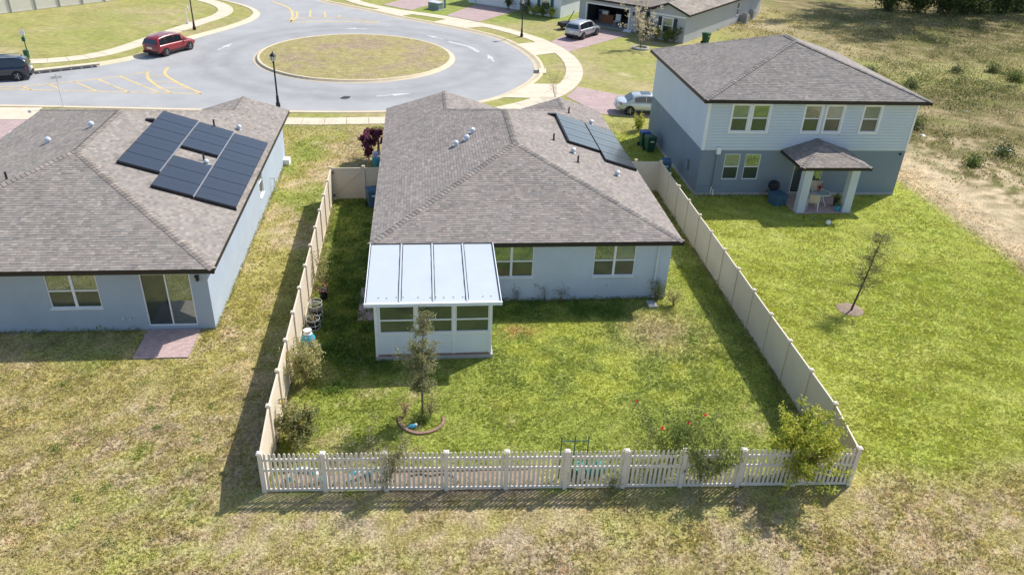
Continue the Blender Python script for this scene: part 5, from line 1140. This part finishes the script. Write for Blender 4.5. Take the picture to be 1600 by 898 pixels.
def pot(label, x, y, r, h, m, plant=None, cols=GRN, name='plant_pot'):
    t = thing(name, label, 'pot', (x,y,0)); MB().lathe([(r*.72,0),(r,h*.9),(r*1.08,h*.92),(r*1.08,h),(r*.9,h),(r*.88,h*.88),(0,h*.87)], 16).build('pot', m, t)
    if plant: link('leaves', leaf_mesh('leaves', np.abs(RNG.normal(size=(plant,3)))*np.array((1,1,1))*np.array((r*.7,r*.7,h*.5))*np.where(RNG.random((plant,3))>.5,1,-1)*np.array((1,1,0))+np.c_[np.zeros(plant),np.zeros(plant),h+np.abs(RNG.normal(size=plant))*h*.45], .10, cols), 'leaf', t)
    return t
pot('black pot farthest along the left fence with reddish plant', .55, 11.5, .2, .45, 'pot_black', 90, [A3(.3,.15,.1),A3(.12,.13,.05)]); pot('black pot inside the tall wire stand by the left fence', .42, 9.75, .24, .55, 'pot_black', 50, DRY); pot('black pot inside the low wire stand by the left fence', .40, 9.1, .22, .40, 'pot_black', 60, DRY)
def wire_stand(label, x, y, r, h):
    t = thing('wire_stand', label, 'plant stand', (x,y,0))
    for z in (.08,h*.5,h): MB().ring((0,0,z), r, .009, 18, 5).build('hoop', 'galv', t)
    for k in range(4): a = k*math.pi/2+.4; MB().tube([(r*math.cos(a),r*math.sin(a),0),(r*math.cos(a),r*math.sin(a),h)], .009, 5).build('leg', 'galv', t)
wire_stand('tall white wire stand by the left fence', .42, 9.75, .29, .75); wire_stand('low white wire stand by the left fence', .40, 9.1, .27, .5); wire_stand('white wire hoop stand left of the farthest black pot', .32, 10.7, .25, .35)
vs = thing('glazed_jar', 'turquoise glazed jar beside the left fence shrub', 'jar', (.38,7.75,0)); MB().lathe([(.14,0),(.25,.2),(.27,.45),(.17,.66)], 18).build('body', 'pot_blue', vs); MB().lathe([(.17,.66),(.13,.72),(.16,.82),(.13,.83)], 16).build('neck', 'white_plastic', vs)
pot('grey stone pot next to the turquoise jar', .75, 7.4, .15, .3, 'slab_grey', 40, PALE)
tr_ = thing('garden_trellis', 'dark green garden trellis with three prongs behind the picket fence', 'trellis', (9.45,.05,0))
for x in (-.42,0,.42): MB().bar((x,0,0),(x,0,1.68),.03).build('upright', 'sign_green', tr_)
for z in (.5,.95,1.5): MB().bar((-.44,0,z),(.44,0,z),.025).build('crossbar', 'sign_green', tr_)
tb = thing('planter_box', 'turquoise green planter tub behind the picket fence', 'planter', (10.05,.25,0)); MB().hexa([(-.4,-.16,0),(.4,-.16,0),(.4,.16,0),(-.4,.16,0),(-.46,-.2,.3),(.46,-.2,.3),(.46,.2,.3),(-.46,.2,.3)]).build('tub', 'teal', tb); MB().box(-.48,.48,-.22,.22,.28,.31).build('rim', 'teal', tb); link('leaves', leaf_mesh('leaves', RNG.normal(size=(160,3))*np.array((.22,.08,.08))+np.array((0,0,.4)), .09, GRN), 'leaf', tb)
hs = thing('garden_hose', 'dark garden hose lying in the bed behind the picket fence', 'hose', (5.0,.25,.03)); MB().tube([(-.7,.12,0),(-.35,.2,.02),(0,.1,.0),(.4,.16,.02),(.75,.02,0)], .025, 6).build('hose', 'pot_black', hs); MB().tube([(.72,.02,0),(.85,-.03,.0)], .035, 6).build('nozzle', 'alu', hs)
rk = thing('stone_statue', 'pale garden figure standing behind the pickets near the trellis', 'ornament', (9.75,-.05,0)); MB().lathe([(.11,0),(.1,.3),(.07,.42),(.09,.5),(.05,.6),(.0,.62)], 12).build('figure', 'slab_grey', rk); MB().box(-.13,.13,-.13,.13,-.02,.05).build('plinth', 'slab_grey', rk)
# ------------------------------------------------------------------ porch furniture of the two storey house
ZP = .055
tb = thing('patio_table', 'round glass topped white patio table under the porch', 'table', (27.45,21.15,ZP)); MB().lathe([(.5,.70),(.5,.715)], 24).build('table_top', 'table_glass', tb); MB().ring((0,0,.71), .5, .02, 24, 6).build('rim', 'white_plastic', tb)
for k in range(4): a = k*math.pi/2+.7; MB().tube([(.12*math.cos(a),.12*math.sin(a),.69),(.2*math.cos(a),.2*math.sin(a),.35),(.42*math.cos(a),.42*math.sin(a),0)], .02, 6).build('leg', 'white_plastic', tb)
def pchair(label, x, y, rz):
    t = thing('patio_chair', label, 'chair', (x,y,ZP), rz, 'patio chairs under the porch'); MB().box(-.26,.26,-.25,.25,.41,.44).build('seat', 'tan_fabric', t); MB().hexa([(-.26,.23,.46),(.26,.23,.46),(.26,.26,.46),(-.26,.26,.46),(-.26,.33,.95),(.26,.33,.95),(.26,.36,.95),(-.26,.36,.95)]).build('backrest', 'tan_fabric', t)
    for s in (-1,1):
        MB().tube([(s*.29,-.28,0),(s*.29,-.25,.62),(s*.29,.2,.62),(s*.29,.3,.98)], .02, 6).build('arm_frame', 'white_plastic', t); MB().tube([(s*.29,.34,0),(s*.29,.2,.62)], .02, 6).build('leg', 'white_plastic', t)
pchair('tan and white patio chair on the near side of the porch table', 26.75, 20.55, math.radians(155)); pchair('tan and white patio chair behind the porch table', 27.6, 22.0, math.radians(-10))
vs = pot('small red flowered pot standing on the porch table', 27.35, 21.3, .1, .22, 'terracotta', 70, [A3(.3,.02,.03),A3(.2,.03,.03)], 'table_plant'); vs.location.z = ZP+.72
p_ = pot('blue pot with leafy plant at the right porch column', 28.15, 20.3, .17, .3, 'pot_blue', 90, GRN); p_.location.z = ZP
p_ = pot('tall leafy pot plant behind the right porch column', 28.35, 20.95, .16, .4, 'pot_black', 150, DARK); p_.location.z = ZP
pl = thing('planter_chest', 'square blue grey planter chest left of the porch', 'planter', (25.0,21.35,0), .25); MB().hexa([(-.34,-.34,0),(.34,-.34,0),(.34,.34,0),(-.34,.34,0),(-.4,-.4,.62),(.4,-.4,.62),(.4,.4,.62),(-.4,.4,.62)]).build('body', 'bin_slate', pl); MB().box(-.43,.43,-.43,.43,.6,.66).build('rim', 'bin_slate', pl)
bb = thing('barbecue', 'dark covered barbecue behind the blue grey planter chest', 'barbecue', (24.95,22.0,0)); MB().lathe([(.1,.55),(.3,.72),(.33,.9),(.28,1.05),(.1,1.15),(0,1.16)], 16).build('kettle', 'pot_black', bb); MB().box(-.3,.3,-.3,.3,.4,.45).build('shelf', 'wood', bb)
for k in range(3): a = k*2.1; MB().tube([(.15*math.cos(a),.15*math.sin(a),.7),(.3*math.cos(a),.3*math.sin(a),0)], .02, 6).build('leg', 'black_metal', bb)
bl = link('ball', MB().lathe([(.02,.0),(.08,.015),(.12,.07),(.135,.135),(.12,.2),(.08,.255),(.02,.27)], 16).mesh('ball', True), 'white_plastic'); bl.location = (26.76,18.5,0); tag(bl, 'white ball lying on the right lawn in front of the porch', 'ball')
# ------------------------------------------------------------------ grass blades over the near lawns
def blades(name, n, x0, x1, y0, y1, hmin, hmax, wd, label, nb=4):
    x = RNG.uniform(x0,x1,n); y = RNG.uniform(y0,y1,n)
    keep = np.ones(n, bool)
    for a, b, c, d in ((-16.6,-3.4,9.2,28.3),(3.0,15.6,11.0,29),(3.0,7.5,6.7,11.1),(20.5,32.85,22.55,33.6),(-6.1,-3.95,7.15,9.3),(25.4,28.9,19.9,22.7),(2.05,3.05,9.55,12.35)): keep &= ~((x > a)&(x < b)&(y > c)&(y < d))
    keep &= np.hypot(x-23.65,y-9.75) > .5+.12*RNG.random(n); keep &= ~((x > .3)&(x < 8.4)&(y > -.25)&(y < .6)&(RNG.random(n) > .12)); keep &= ~((x > 36)&(RNG.random(n) > .5))
    x, y = x[keep], y[keep]; n = len(x); lu = np.clip((1-sst(2.6,8.5,x))*sst(5,6.6,y)*(x > 0)*(y < 22), 0, 1)
    dens = fbm(x,y,.9,3); k2 = RNG.random(n) < (.70+.4*sst(.3,.7,dens)); x, y, lu = x[k2], y[k2], lu[k2]; n = len(x)
    gz = ((x > 0)&(x < 34)&(y > -.5)); c = gcol(x,y)*1.6*np.where(gz[:,None], RNG.uniform(.86,1.18,(n,1)), RNG.uniform(.78,1.28,(n,1))); q = RNG.random(n); q = np.where(gz&(q < .06), .5, q); c[q < .10] = A3(.55,.46,.28)*RNG.uniform(.7,1.1,(int((q < .10).sum()),1)); c[(q > .90)&~gz] *= A3(.5,.6,.5); c[(q > .93)&gz] *= A3(.6,.68,.6); c = np.repeat(c, nb, 0)*RNG.uniform(.8,1.2,(n*nb,1))
    bx = np.repeat(x,nb)+RNG.normal(size=n*nb)*.028; by = np.repeat(y,nb)+RNG.normal(size=n*nb)*.028
    h_ = RNG.uniform(hmin,hmax,n*nb)*(1+.9*np.repeat(lu,nb)); h_ = h_*np.where((by > -2.4)&(by < .1)&(bx > -1.5)&(bx < 19), .5, 1); a = RNG.uniform(0,6.283,n*nb); ln = RNG.uniform(.2,1.1,n*nb)*h_; w_ = wd*RNG.uniform(.7,1.4,n*nb)
    b2 = RNG.uniform(0,6.283,n*nb); dx, dy = np.cos(b2)*w_, np.sin(b2)*w_
    V = np.stack([np.c_[bx-dx,by-dy,np.full(n*nb,-.02)], np.c_[bx+dx,by+dy,np.full(n*nb,-.02)], np.c_[bx+np.cos(a)*ln,by+np.sin(a)*ln,h_]], 1).reshape(-1,3)
    F = np.arange(3*n*nb).reshape(-1,3); o = link(name, np_mesh(name, V, F, np.repeat(c,3,0)), 'grass'); tag(o, label, 'grass', kind='stuff')
blades('grass', 170000, -14, 37, -6.5, 14, .025, .07, .017, 'short mixed green and dry grass over the near lawns', 6)
blades('grass', 60000, -6, 37, 14, 36, .03, .07, .025, 'short mixed green and dry grass over the farther lawns', 4)
